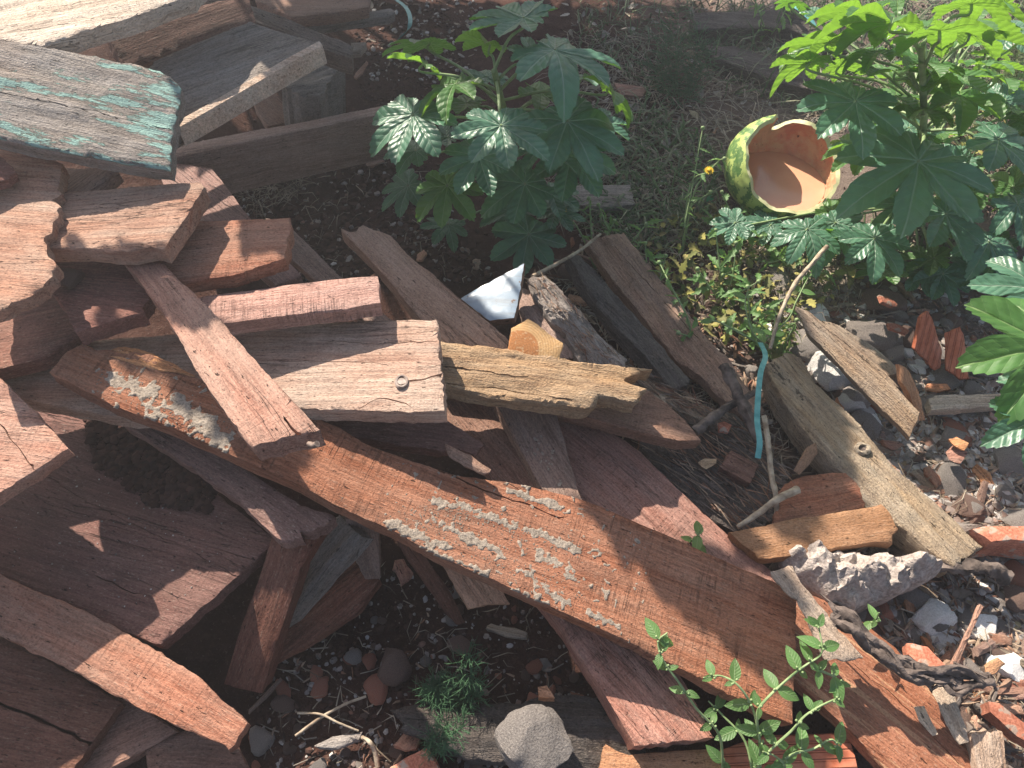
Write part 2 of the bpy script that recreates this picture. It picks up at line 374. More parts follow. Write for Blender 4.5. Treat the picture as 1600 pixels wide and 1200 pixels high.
    def zf(x, y):
        z = disp * (noise.noise(Vector((x * 7, y * 75, sd))) + 0.6 * noise.noise(Vector((x * 20, y * 190, sd))))
        if disp > 0.002: z += disp * 0.8 * noise.noise(Vector((x * 30, y * 45, sd + 3)))
        z += bow * (x / (w / 2)) ** 2 - dome * (2 * (y - (min(ys) + max(ys)) / 2) / h) ** 2
        return z
    verts = []; isring = {}
    for i, v in enumerate(ov):
        o = [k for k in orig[i]]; z = zf(v.x, v.y); rk = [k for k in o if k < nr]
        if rk: z -= 0.0016; isring[rk[0]] = i
        elif o: z += depth[min(o) - nr]
        verts.append((v.x, v.y, z))
    faces = [tuple(f) for f in of]
    if faces:
        a, b2, c = [Vector(verts[k]) for k in faces[0][:3]]
        if (b2 - a).cross(c - a).z < 0: faces = [tuple(reversed(f)) for f in faces]
    loop = [isring[k] for k in sorted(isring)]
    L = [verts[i] for i in loop]; base = len(verts); nl = len(L)
    cxm = 0
    for fr, inn in ((0.12, -0.0006), (0.55, 0.0), (1.0, 0.0)):
        for (x, y, z) in L:
            q = noise.noise(Vector((x * 25, y * 90, fr * 4 + sd))) * (0.0018 + disp * 0.8) + (0.0008 if fr < 0.3 else 0)
            r = sqrt((x) ** 2 + (y) ** 2) + 1e-6
            verts.append((x + q * x / r, y + q * (1 if y > 0 else -1), z - fr * t + (0.0 if fr < 1 else q * 0.5)))
    rings = [loop] + [list(range(base + k * nl, base + (k + 1) * nl)) for k in range(3)]
    for k in range(3):
        for i in range(nl):
            j = (i + 1) % nl
            faces.append((rings[k][j], rings[k][i], rings[k + 1][i], rings[k + 1][j]))
    tri = tessellate_polygon([[Vector((verts[i][0], verts[i][1], 0)) for i in rings[3]]])
    for f in tri:
        f = [rings[3][i] for i in f]; a, b2, c = [Vector(verts[k]) for k in f]
        if (b2 - a).cross(c - a).z > 0: f = f[::-1]
        faces.append(tuple(f))
    # orientation of side walls
    area = sum(L[i][0] * L[(i + 1) % nl][1] - L[(i + 1) % nl][0] * L[i][1] for i in range(nl))
    if area < 0:
        s0 = len(of); faces[s0:s0 + 3 * nl] = [tuple(reversed(f)) for f in faces[s0:s0 + 3 * nl]]
    o = mesh_obj(name, verts, faces, M[mat], None, 38, m)
    if parent:
        o.parent = parent; o.matrix_world = m
        o.matrix_parent_inverse = Matrix.Translation(-parent.location)
        o.matrix_basis = m
    else: prop(o, label, cat, group)
    o.data.update()
    KEEP.append(o); return o

# ------------------------------------------------------------------ ground
def axis(lo, hi, a, b, fine, n):
    xs = [a + (b - a) * i / int((b - a) / fine) for i in range(int((b - a) / fine) + 1)]
    l = [a - (a - lo) * (i / n) ** 2 for i in range(n, 0, -1)]; r = [b + (hi - b) * (i / n) ** 2 for i in range(1, n + 1)]
    return l + xs + r
gx = axis(-30, 30, -1.7, 1.9, 0.014, 14); gy = axis(-20, 60, -0.1, 2.7, 0.014, 14)
gv = [(x, y, ground(x, y)) for y in gy for x in gx]; W = len(gx)
gf = [(j * W + i, j * W + i + 1, (j + 1) * W + i + 1, (j + 1) * W + i) for j in range(len(gy) - 1) for i in range(W - 1)]
prop(mesh_obj('ground', gv, gf, M['soil'], None, 180), kind='structure')

# ------------------------------------------------------------------ the planks, far and high ones first
board('plank', 'bleached pale plank in full sun at the top left corner', [(-80, -90), (250, -150), (500, -200), (450, -115), (380, -75), (330, -45), (300, -8), (240, 12), (150, 42), (62, 71), (-10, 60), (-80, 70)], (0, 60, .605), (300, -8, .60), 2, .028, 'pale', disp=.0022, group='planks of the wood pile')
board('plank', 'wide plank with flaking teal paint and a worn rounded end', [(-90, 34), (0, 60), (84, 76), (150, 87), (202, 98), (250, 111), (277, 130), (283, 138), (281, 155), (278, 169), (274, 190), (270, 209), (268, 235), (266, 266), (236, 262), (142, 243), (60, 230), (0, 216), (-90, 196)], (-40, 130, .590), (270, 200, .530), 17, .030, 'teal', disp=.0026, jag=.004, cracks=[([(-60, 134), (0, 146), (140, 172), (270, 203)], .0012, .006)], group='planks of the wood pile')
board('plank', 'grey weathered plank whose sawn rim shines bright in the sun', [(215, 130), (240, 95), (300, 68), (391, 33), (440, 50), (499, 66), (503, 70), (400, 128), (277, 199), (250, 215), (225, 190)], (240, 160, .492), (470, 70, .492), 4, .034, 'greyw', disp=.0012, bow=0, group='planks of the wood pile')
board('plank', 'dark red brown plank leaning up behind the grey plank', [(170, 60), (245, 28), (330, 5), (388, -8), (400, 34), (330, 58), (240, 96), (196, 112)], (200, 80, .44), (390, 10, .42), 40, .026, 'dark', group='planks of the wood pile')
board('plank', 'narrow grey beam running down to the loose soil behind the pile', [(300, -30), (345, -18), (385, 5), (450, 30), (549, 72), (549, 90), (480, 66), (410, 38), (330, 8)], (350, 0, .40), (545, 84, .34), 12, .050, 'greyw', disp=.0025, jag=.004, group='planks of the wood pile')
board('plank', 'wide brown plank lying flat at the top edge beyond the pile', [(390, -40), (580, -45), (576, 10), (530, 18), (455, 26), (400, 0)], (410, 0, .19), (570, -5, .17), 0, .03, 'brown', group='planks of the wood pile')
board('plank', 'short grey batten below the flat brown plank at the top edge', [(462, 30), (500, 24), (560, 19), (610, 12), (617, 18), (606, 23), (540, 32), (500, 38), (465, 44)], (470, 35, .145), (610, 17, .135), 0, .025, 'greyw', group='planks of the wood pile')
board('plank', 'long thin reddish board standing on its edge under the castor plant', [(262, 229), (275, 226), (440, 196), (540, 176), (603, 164), (606, 177), (540, 189), (440, 210), (270, 246)], (270, 235, .23), (600, 172, .20), 0, .12, 'brown', res=.006, group='planks of the wood pile')
board('plank', 'short pinkish offcut in the gap beneath the bright rimmed plank', [(388, 136), (424, 138), (463, 187), (418, 197), (400, 168)], (400, 150, .16), (450, 192, .13), 0, .02, 'brown', group='planks of the wood pile')
o = board('timber_block', 'rotten grey timber block with a split end behind the pile', [(448, 112), (490, 98), (535, 101), (538, 104), (520, 118), (500, 150), (470, 150), (440, 130)], (450, 120, .24), (530, 105, .22), 0, .12, 'greyw', disp=.006, jag=.006, rag=(2, 3), cat='block')

board('plank', 'sunlit pinkish plank with a ragged splintered end at the left edge', [(-90, 200), (0, 215), (60, 232), (96, 254), (91, 290), (88, 317), (91, 334), (81, 351), (67, 375), (72, 392), (86, 410), (81, 430), (66, 448), (49, 461), (30, 468), (0, 484), (-60, 500), (-90, 400)], (-40, 340, .485), (80, 350, .485), 4, .022, 'bleach', jag=.004, rag=(4, 5, 6, 7, 8, 9, 10, 11, 12), group='planks of the wood pile')
board('plank', 'dark plank corner peeping out below the teal plank', [(-60, 240), (2, 244), (24, 268), (10, 277), (-60, 300)], (-40, 265, .52), (15, 262, .515), 0, .016, 'dark', group='planks of the wood pile')
board('plank', 'narrow brown batten sticking out between ragged plank and teal plank', [(86, 262), (180, 262), (160, 282), (95, 328), (80, 320)], (90, 310, .45), (160, 262, .455), -12, .024, 'brown', group='planks of the wood pile')
board('plank', 'short board with a bright sunlit face and a chipped corner', [(60, 300), (145, 297), (230, 289), (312, 284), (318, 291), (300, 322), (280, 352), (254, 389), (235, 384), (200, 392), (160, 388), (128, 386), (60, 388)], (80, 345, .468), (290, 330, .475), 3, .030, 'bleach', cracks=[], group='planks of the wood pile')
board('plank', 'pinkish board with a broken corner under the bright short board', [(225, 350), (294, 344), (380, 342), (452, 339), (454, 350), (448, 378), (444, 402), (425, 408), (398, 417), (360, 430), (287, 440), (235, 420)], (250, 390, .415), (440, 375, .42), 2, .026, 'pink', jag=.003, rag=(6, 7, 8), group='planks of the wood pile')
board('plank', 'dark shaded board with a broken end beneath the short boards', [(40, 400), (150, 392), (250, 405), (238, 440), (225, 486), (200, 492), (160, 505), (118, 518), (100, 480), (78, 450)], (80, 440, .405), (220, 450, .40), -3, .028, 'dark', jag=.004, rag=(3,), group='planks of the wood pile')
board('plank', 'narrow sunlit board crossing over the long board with a nail in its end', [(186, 400), (215, 404), (256, 412), (300, 454), (348, 505), (420, 585), (499, 670), (470, 678), (440, 682), (395, 697), (370, 664), (314, 589), (280, 530), (250, 481), (215, 432)], (220, 405, .43), (450, 690, .492), 0, .030, 'pink', jag=.003, cracks=[([(445, 655), (462, 676), (475, 681)], .0025, .015)], group='planks of the wood pile')
board('plank', 'thin reddish batten lying above the wide weathered plank', [(300, 468), (330, 460), (440, 445), (540, 434), (590, 431), (592, 450), (594, 472), (540, 482), (440, 493), (348, 505), (310, 505)], (320, 485, .395), (590, 452, .39), 0, .028, 'red', group='planks of the wood pile')
board('plank', 'wide weathered plank with a square end holding an old nail', [(-70, 575), (140, 532), (300, 518), (365, 512), (520, 503), (600, 499), (681, 498), (684, 520), (688, 570), (694, 641), (640, 644), (560, 640), (500, 640), (440, 634), (380, 640), (200, 652), (20, 622), (-70, 640)], (60, 580, .30), (690, 570, .350), 0, .030, 'bleach', disp=.0016, jag=.004, cracks=[([(500, 533), (580, 536), (684, 534)], .0014, .007), ([(440, 565), (560, 566), (610, 570)], .0012, .006), ([(642, 596), (665, 592), (690, 586)], .003, .010), ([(555, 640), (590, 622), (640, 628)], .0014, .005)], group='planks of the wood pile')
board('plank', 'yellow rotten plank with a splintered end beside the square ended plank', [(640, 530), (689, 532), (746, 538), (800, 544), (850, 553), (894, 562), (940, 569), (972, 572), (1021, 574), (1000, 583), (975, 591), (990, 600), (1010, 609), (996, 628), (960, 619), (935, 618), (928, 633), (905, 634), (860, 629), (766, 618), (695, 603), (640, 598)], (660, 567, .29), (990, 600, .235), 0, .032, 'yellow', disp=.0048, jag=.005, rag=(8, 9, 10, 11, 12), cracks=[([(700, 572), (780, 586), (830, 592)], .002, .008), ([(700, 600), (790, 606), (900, 626)], .002, .01)], group='planks of the wood pile')
board('plank', 'dark red brown plank with an angled end under the yellow rotten plank', [(700, 575), (860, 590), (1003, 604), (1035, 625), (1070, 655), (1095, 686), (1060, 688), (1000, 674), (900, 648), (760, 618), (690, 610)], (760, 600, .19), (1080, 676, .165), 0, .030, 'brown', group='planks of the wood pile')
board('plank', 'long brown plank running from its chipped top end down under the pile', [(533, 356), (548, 362), (567, 351), (590, 360), (611, 368), (641, 400), (700, 450), (790, 525), (850, 600), (800, 620), (720, 560), (685, 528), (640, 478), (577, 403), (553, 378)], (560, 360, .27), (800, 580, .215), 0, .028, 'brown', jag=.003, rag=(0, 1), group='planks of the wood pile')
board('plank', 'shaded brown plank passing under the square ended plank towards the long board', [(640, 560), (720, 570), (766, 625), (800, 690), (852, 768), (900, 830), (830, 830), (740, 710), (695, 655)], (700, 600, .17), (850, 790, .135), 0, .026, 'red', group='planks of the wood pile')
board('plank', 'pale dusty brown plank dotted with mortar crumbs', [(750, 580), (800, 590), (870, 648), (905, 770), (940, 830), (880, 830), (847, 764), (815, 705), (773, 626)], (790, 610, .185), (890, 800, .155), -6, .030, 'brown', group='planks of the wood pile')
board('plank', 'blunt dark board end resting on the long board', [(470, 640), (560, 640), (690, 650), (752, 690), (755, 696), (741, 710), (715, 700), (690, 705), (600, 690), (500, 668)], (500, 660, .285), (740, 700, .215), 0, .022, 'dark', group='planks of the wood pile')
board('plank', 'long shaded brown plank descending towards the end of the long board', [(850, 635), (925, 655), (1000, 705), (1060, 765), (1097, 800), (1170, 864), (1246, 923), (1300, 985), (1240, 1000), (1060, 905), (950, 850), (905, 772), (870, 690)], (880, 660, .125), (1230, 960, .085), 0, .028, 'red', group='planks of the wood pile')
LONG_PX = [(78, 579), (90, 565), (105, 548), (128, 537), (150, 546), (189, 549), (236, 553), (304, 588), (400, 625), (486, 648), (530, 667), (574, 694), (645, 721), (720, 744), (790, 752), (854, 765), (905, 779), (940, 791), (1000, 818), (1060, 843), (1151, 884), (1200, 905), (1246, 927), (1244, 1000), (1239, 1131), (1195, 1112), (1130, 1078), (1060, 1043), (999, 1009), (911, 969), (827, 932), (760, 900), (682, 867), (618, 830), (540, 795), (470, 757), (385, 721), (270, 667), (175, 633)]
LONG = board('plank', 'longest orange red board crossing the whole pile with mortar crusts', LONG_PX, (100, 570, .380), (1240, 1025, .145), 0, .030, 'main', disp=.0010, res=.011, cracks=[([(689, 736), (760, 768), (830, 790), (880, 812)], .0022, .010), ([(790, 752), (830, 777)], .001, .004)], group='planks of the wood pile')
prop(LONG)
board('splinter', 'loose dark splinter lying on the long board near its crack', [(695, 692), (704, 696), (735, 710), (765, 733), (764, 738), (746, 737), (720, 722), (702, 706)], (700, 697, .285), (760, 735, .275), 10, .010, 'brown', jag=.003, disp=.002, cat='splinter')
board('splinter', 'bright orange torn strip of wood behind the top end of the long board', [(128, 535), (165, 549), (195, 540), (215, 542), (238, 550), (258, 562), (304, 585), (250, 578), (190, 562), (140, 548)], (140, 542, .376), (290, 580, .35), -14, .030, 'orange', jag=.003, disp=.0035, cat='splinter')

board('plank', 'pink sunlit board with a long crack at the left edge', [(-300, 330), (-70, 530), (0, 591), (50, 640), (106, 700), (60, 730), (0, 768), (-70, 812), (-330, 960)], (-60, 680, .37), (80, 690, .36), 4, .026, 'pink', cracks=[([(-20, 640), (10, 675), (54, 735)], .0014, .008)], group='planks of the wood pile')
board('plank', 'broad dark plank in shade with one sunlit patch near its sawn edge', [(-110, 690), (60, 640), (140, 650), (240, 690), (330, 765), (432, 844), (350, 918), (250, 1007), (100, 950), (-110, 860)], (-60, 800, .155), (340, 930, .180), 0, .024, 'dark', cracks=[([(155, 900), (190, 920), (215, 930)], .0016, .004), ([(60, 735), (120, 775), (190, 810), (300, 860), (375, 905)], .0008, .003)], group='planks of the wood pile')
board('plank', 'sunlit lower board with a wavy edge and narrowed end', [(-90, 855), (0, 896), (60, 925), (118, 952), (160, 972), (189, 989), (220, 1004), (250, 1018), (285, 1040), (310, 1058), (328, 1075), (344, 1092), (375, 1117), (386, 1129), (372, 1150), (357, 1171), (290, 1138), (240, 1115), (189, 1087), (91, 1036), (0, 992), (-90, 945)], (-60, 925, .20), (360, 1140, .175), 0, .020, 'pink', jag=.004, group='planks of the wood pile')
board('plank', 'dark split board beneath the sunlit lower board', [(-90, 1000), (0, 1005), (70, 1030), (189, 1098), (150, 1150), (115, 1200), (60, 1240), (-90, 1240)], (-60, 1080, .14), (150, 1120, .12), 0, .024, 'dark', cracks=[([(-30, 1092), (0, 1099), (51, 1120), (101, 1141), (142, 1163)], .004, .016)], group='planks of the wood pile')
board('plank', 'shaded brown board wedged between split board and sunlit lower board', [(150, 1085), (200, 1095), (272, 1141), (200, 1185), (120, 1225), (90, 1200), (130, 1160)], (130, 1180, .09), (250, 1130, .10), 0, .024, 'brown', group='planks of the wood pile')
board('plank', 'brown board end at the bottom edge next to the round pebble', [(225, 1160), (300, 1140), (368, 1160), (400, 1225), (380, 1260), (240, 1260)], (240, 1180, .09), (370, 1190, .08), 0, .024, 'brown', group='planks of the wood pile')
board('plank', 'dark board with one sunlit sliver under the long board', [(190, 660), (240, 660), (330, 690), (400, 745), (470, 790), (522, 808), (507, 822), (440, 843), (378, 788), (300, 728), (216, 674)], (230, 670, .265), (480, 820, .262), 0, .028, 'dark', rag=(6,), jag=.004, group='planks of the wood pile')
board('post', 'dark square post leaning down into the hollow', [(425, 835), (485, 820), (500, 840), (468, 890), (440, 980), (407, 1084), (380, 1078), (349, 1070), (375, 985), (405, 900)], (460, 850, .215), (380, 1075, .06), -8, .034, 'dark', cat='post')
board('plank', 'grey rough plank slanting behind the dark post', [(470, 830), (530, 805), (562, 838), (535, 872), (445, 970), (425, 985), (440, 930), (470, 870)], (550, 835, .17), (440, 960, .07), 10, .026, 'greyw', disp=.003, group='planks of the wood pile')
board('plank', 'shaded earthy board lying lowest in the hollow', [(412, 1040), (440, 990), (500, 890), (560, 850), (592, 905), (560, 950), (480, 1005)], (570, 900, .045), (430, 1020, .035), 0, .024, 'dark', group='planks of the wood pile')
board('post', 'short upright stub below the long board', [(540, 812), (570, 812), (592, 830), (592, 916), (578, 918), (556, 880)], (565, 815, .17), (585, 915, .03), 0, .03, 'brown', cat='post')
board('plank', 'orange lit board end showing below the long board', [(690, 850), (735, 872), (770, 900), (796, 943), (762, 944), (732, 950), (708, 908), (684, 868)], (705, 865, .13), (765, 948, .105), 6, .032, 'orange', group='planks of the wood pile')
board('post', 'thin dark post slanting into the hollow by the orange lit end', [(630, 845), (655, 860), (700, 920), (728, 972), (716, 976), (690, 940), (650, 885)], (645, 858, .15), (720, 970, .03), 0, .03, 'dark', cat='post')
board('beam', 'thick red beam pointing down with a sunlit face and angled end', [(840, 930), (940, 985), (1060, 1050), (1080, 1085), (1116, 1152), (1060, 1158), (992, 1165), (960, 1110), (930, 1060), (881, 982)], (900, 960, .13), (1055, 1150, .115), 0, .055, 'red', cracks=[], jag=.003, cat='beam')
board('log', 'weathered dark log half sunk in the shaded soil', [(608, 1108), (640, 1101), (720, 1104), (800, 1098), (850, 1084), (930, 1088), (1010, 1120), (1010, 1200), (930, 1210), (850, 1200), (740, 1185), (640, 1145)], (630, 1120, .055), (980, 1140, .065), 0, .05, 'black', disp=.006, jag=.006, dome=.012, rag=(11,), cat='log')
board('plank', 'bright orange timber end at the bottom edge under the red beam', [(936, 1215), (946, 1162), (962, 1172), (985, 1180), (1115, 1170), (1140, 1225), (1040, 1240)], (950, 1195, .075), (1120, 1195, .07), 0, .04, 'orange', disp=.003, rag=(1,), group='planks of the wood pile')

# right hand side
board('plank', 'blackened narrow board sloping down the middle of the rubble', [(888, 398), (905, 398), (960, 455), (1015, 518), (1079, 593), (1071, 603), (1045, 602), (985, 535), (930, 466)], (898, 400, .115), (1065, 598, .095), -14, .030, 'black', disp=.006, jag=.005, rag=(4, 5), group='planks of the wood pile')
board('plank', 'brown plank with crossed leaf shadows on a sunlit patch', [(915, 375), (975, 362), (1000, 400), (1050, 460), (1085, 500), (1145, 570), (1192, 640), (1170, 660), (1110, 600), (1040, 540), (960, 440)], (945, 370, .075), (1160, 640, .060), 0, .028, 'brown', disp=.0045, jag=.005, cracks=[([(960, 385), (1020, 450), (1090, 530)], .0015, .01)], rag=(5,), group='planks of the wood pile')
board('plank', 'crumbling grey rotten board next to the blackened board', [(825, 436), (852, 430), (880, 455), (905, 485), (935, 520), (976, 560), (972, 580), (940, 569), (905, 565), (885, 520), (850, 478)], (838, 435, .185), (950, 565, .165), 0, .034, 'greyw', disp=.008, jag=.007, rag=(4, 5, 6), group='planks of the wood pile')
board('plank', 'dull red board with a broken end behind the cut timber block', [(812, 450), (835, 452), (855, 480), (880, 512), (902, 544), (897, 560), (872, 562), (840, 530), (815, 490)], (822, 452, .165), (888, 555, .150), 0, .026, 'brown', disp=.002, rag=(4,), group='planks of the wood pile')
board('plank', 'rotten stringy plank pointing out beyond the yellow plank', [(950, 565), (1000, 580), (1040, 606), (1085, 625), (1115, 640), (1102, 660), (1060, 645), (1010, 625), (960, 600)], (970, 580, .125), (1100, 650, .100), 0, .03, 'tan', disp=.008, jag=.008, rag=(3, 4), group='planks of the wood pile')
board('beam', 'large blackened rotten beam behind the teal strap', [(1000, 690), (1040, 660), (1100, 632), (1150, 640), (1190, 690), (1235, 740), (1222, 805), (1190, 822), (1150, 828), (1110, 805), (1070, 778), (1030, 745)], (1050, 690, .075), (1190, 790, .075), 0, .045, 'black', disp=.007, jag=.006, dome=.012, cat='beam')
board('beam', 'long greyish driftwood beam with a knot and a sawn end', [(1197, 570), (1232, 549), (1255, 552), (1272, 590), (1340, 655), (1400, 728), (1470, 790), (1538, 852), (1515, 868), (1491, 884), (1450, 855), (1400, 812), (1350, 785), (1323, 740), (1276, 692), (1225, 625)], (1225, 575, .085), (1510, 868, .085), -4, .050, 'tan', disp=.0040, jag=.004, dome=.010, rag=(8,), cracks=[([(1470, 815), (1520, 860)], .0012, .008)], cat='beam')
board('beam', 'split timber with sharp ridge lying across the white stones', [(1243, 478), (1262, 486), (1310, 520), (1370, 572), (1437, 644), (1430, 662), (1421, 683), (1385, 645), (1330, 590), (1290, 548), (1262, 520)], (1252, 490, .125), (1428, 665, .105), 30, .040, 'tan', disp=.0016, cat='beam')
board('plank', 'flat tan offcut tucked against the ridged split timber', [(1285, 500), (1312, 508), (1340, 525), (1372, 546), (1412, 582), (1388, 586), (1405, 604), (1380, 596), (1330, 545)], (1300, 508, .100), (1400, 590, .090), 0, .022, 'tan', group='planks of the wood pile')
board('plank', 'brown particle board piece with a crumbling yellowish end', [(1141, 832), (1240, 812), (1320, 798), (1377, 787), (1392, 803), (1399, 820), (1394, 848), (1369, 846), (1300, 857), (1195, 872), (1160, 850)], (1160, 850, .115), (1390, 822, .110), 0, .022, 'chip', rag=(4, 5, 6), jag=.003, group='planks of the wood pile')
board('plank', 'reddish broken board piece below the blackened beam', [(1216, 770), (1238, 750), (1270, 742), (1302, 738), (1336, 742), (1344, 765), (1350, 792), (1290, 806), (1210, 822)], (1225, 790, .085), (1340, 770, .085), 0, .02, 'pink', rag=(2, 3, 4), jag=.004, group='planks of the wood pile')
board('plank', 'broad glossy red brown board with pale grain lines at the lower right', [(1150, 990), (1262, 926), (1323, 952), (1400, 1012), (1470, 1100), (1560, 1240), (1440, 1260), (1384, 1201), (1330, 1141), (1242, 1062)], (1210, 990, .085), (1470, 1210, .075), 0, .028, 'gloss', cracks=[([(1335, 1040), (1400, 1090), (1505, 1200)], .001, .005)], group='planks of the wood pile')
o = board('batten', 'pale yellowish strip with rough putty edge lying on the red boards', [(1205, 893), (1239, 884), (1252, 911), (1279, 945), (1310, 986), (1350, 1027), (1327, 1031), (1292, 1033), (1249, 937), (1222, 915)], (1222, 892, .185), (1330, 1030, .165), 0, .006, 'pale', disp=.0015, jag=.004, cat='batten')
board('block', 'small dark red wood block resting on the blackened beam', [(1143, 703), (1186, 726), (1172, 754), (1125, 728)], (1134, 716, .100), (1180, 740, .098), 0, .022, 'dark', cat='block')
board('plank', 'short pale stick plank lying flat in the stones near the far castor plant', [(1452, 622), (1470, 617), (1570, 614), (1572, 632), (1500, 638), (1456, 640)], (1455, 630, .035), (1570, 624, .035), 0, .02, 'pale', group='planks of the wood pile')
board('plank', 'upright orange splintered wood sliver standing beside the ridged timber', [(1408, 570), (1422, 580), (1436, 612), (1446, 656), (1436, 658), (1424, 620), (1410, 592)], (1415, 575, .13), (1441, 657, .06), 0, .012, 'orange', jag=.004, disp=.003, group='planks of the wood pile')
board('post', 'pale square stake end at the bottom right corner', [(1518, 1148), (1566, 1143), (1574, 1215), (1530, 1225)], (1542, 1146, .10), (1552, 1215, .09), 0, .04, 'pale', disp=.004, rag=(0,), cat='post')
board('plank', 'thin red lath leaning across the stones at the right', [(1524, 962), (1532, 945), (1537, 948), (1493, 1052), (1484, 1050), (1500, 1015)], (1530, 950, .13), (1489, 1050, .10), 0, .010, 'red', group='planks of the wood pile')
board('plank', 'white painted board piece half hidden at the castor plant foot', [(868, 290), (985, 288), (992, 318), (950, 322), (872, 318)], (875, 305, .035), (985, 305, .035), 0, .02, 'greyw', group='planks of the wood pile')
board('plank', 'flat reddish shingle lying in the shaded straw', [(960, 128), (1012, 136), (1004, 150), (970, 147)], (965, 138, .025), (1008, 143, .025), 0, .01, 'brown', group='planks of the wood pile')
board('beam', 'long dark beam lying in the weeds behind the watermelon', [(1080, 20), (1240, 14), (1330, 60), (1330, 84), (1230, 44), (1085, 44)], (1090, 32, .05), (1300, 50, .05), 0, .05, 'black', disp=.003, cat='beam')
board('beam', 'dark half buried beam between the weeds and the bright castor leaves', [(1100, 70), (1150, 72), (1240, 100), (1300, 125), (1290, 145), (1220, 128), (1120, 92)], (1110, 78, .04), (1290, 132, .05), 0, .05, 'black', disp=.004, cat='beam')

board('plank', 'dark board buried behind the ragged splintered plank', [(-60, 470), (60, 440), (110, 455), (128, 520), (60, 560), (-60, 590)], (-40, 520, .34), (110, 490, .35), 0, .026, 'dark', group='planks of the wood pile')
board('plank', 'dim brown board in the gap left of the long thin reddish board', [(240, 250), (330, 262), (395, 345), (470, 430), (430, 445), (350, 380), (260, 300)], (260, 270, .22), (440, 430, .24), 0, .024, 'dark', group='planks of the wood pile')
board('plank', 'thin dark board between brown plank and the sunlit batten', [(415, 340), (445, 345), (520, 420), (600, 490), (640, 520), (610, 530), (520, 460), (450, 400)], (430, 345, .20), (620, 520, .20), 0, .022, 'brown', group='planks of the wood pile')

# ------------------------------------------------------------------ mesh collector
class MB:
    def __init__(s): s.v = []; s.f = []; s.uv = []
    def add(s, vs, fs, uvs=None):
        b = len(s.v); s.v += [tuple(v) for v in vs]; s.f += [tuple(i + b for i in f) for f in fs]
        s.uv += uvs if uvs else [(0.3, 0.0)] * len(vs)
    def tube(s, pts, r0, r1=None, sides=6, rough=0.0):
        r1 = r0 if r1 is None else r1; P = [Vector(p) for p in pts]; n = len(P); vs = []; fs = []
        side = Vector((0.3, 0.2, 1))
        for i, p in enumerate(P):
            d = (P[min(i + 1, n - 1)] - P[max(i - 1, 0)]).normalized()
            a = d.cross(side); a = a.normalized() if a.length > 1e-4 else d.orthogonal().normalized(); bb = d.cross(a)
            r = r0 + (r1 - r0) * i / (n - 1)
            for k in range(sides):
                th = 2 * pi * k / sides; q = r * (1 + (rough * noise.noise(p * 90 + Vector((k * 3.1, 0, 0))) if rough else 0))
                vs.append(p + (a * cos(th) + bb * sin(th)) * q)
        for i in range(n - 1):
            for k in range(sides):
                k2 = (k + 1) % sides; fs.append((i * sides + k, i * sides + k2, (i + 1) * sides + k2, (i + 1) * sides + k))
        fs.append(tuple(range(sides))[::-1]); fs.append(tuple((n - 1) * sides + k for k in range(sides)))
        s.add(vs, fs)
    def build(s, name, mat, parent=None, smooth=60, uv=False):
        o = mesh_obj(name, s.v, s.f, mat, None, smooth)
        if uv:
            l = o.data.uv_layers.new(name="UVMap"); li = [0] * len(o.data.loops); o.data.loops.foreach_get("vertex_index", li)
            fl = [c for i in li for c in s.uv[i]]; l.data.foreach_set("uv", fl)
        if parent:
            o.parent = parent; o.matrix_parent_inverse = Matrix.Translation(-parent.location)
        return o
def curve(pts, n=6):
    """Catmull-Rom through the points"""
    P = [Vector(p) for p in pts]; P = [P[0] * 2 - P[1]] + P + [P[-1] * 2 - P[-2]]; out = []
    for i in range(1, len(P) - 2):
        for k in range(n):
            t = k / n; a, b2, c, d = P[i - 1:i + 3]
            out.append(0.5 * (2 * b2 + (c - a) * t + (2 * a - 5 * b2 + 4 * c - d) * t * t + (3 * b2 - a - 3 * c + d) * t ** 3))
    out.append(P[-2]); return out
def attach(child, par):
    child.parent = par; child.matrix_parent_inverse = par.matrix_world.inverted()
def wrap(name, pts_px, w_m, mb): pass
def pxscale(p): 
    v = p - CAM; return F / (v.y * ST * 1.0 + -v.z * CT if False else (-( -v.y * ST + v.z * CT)))

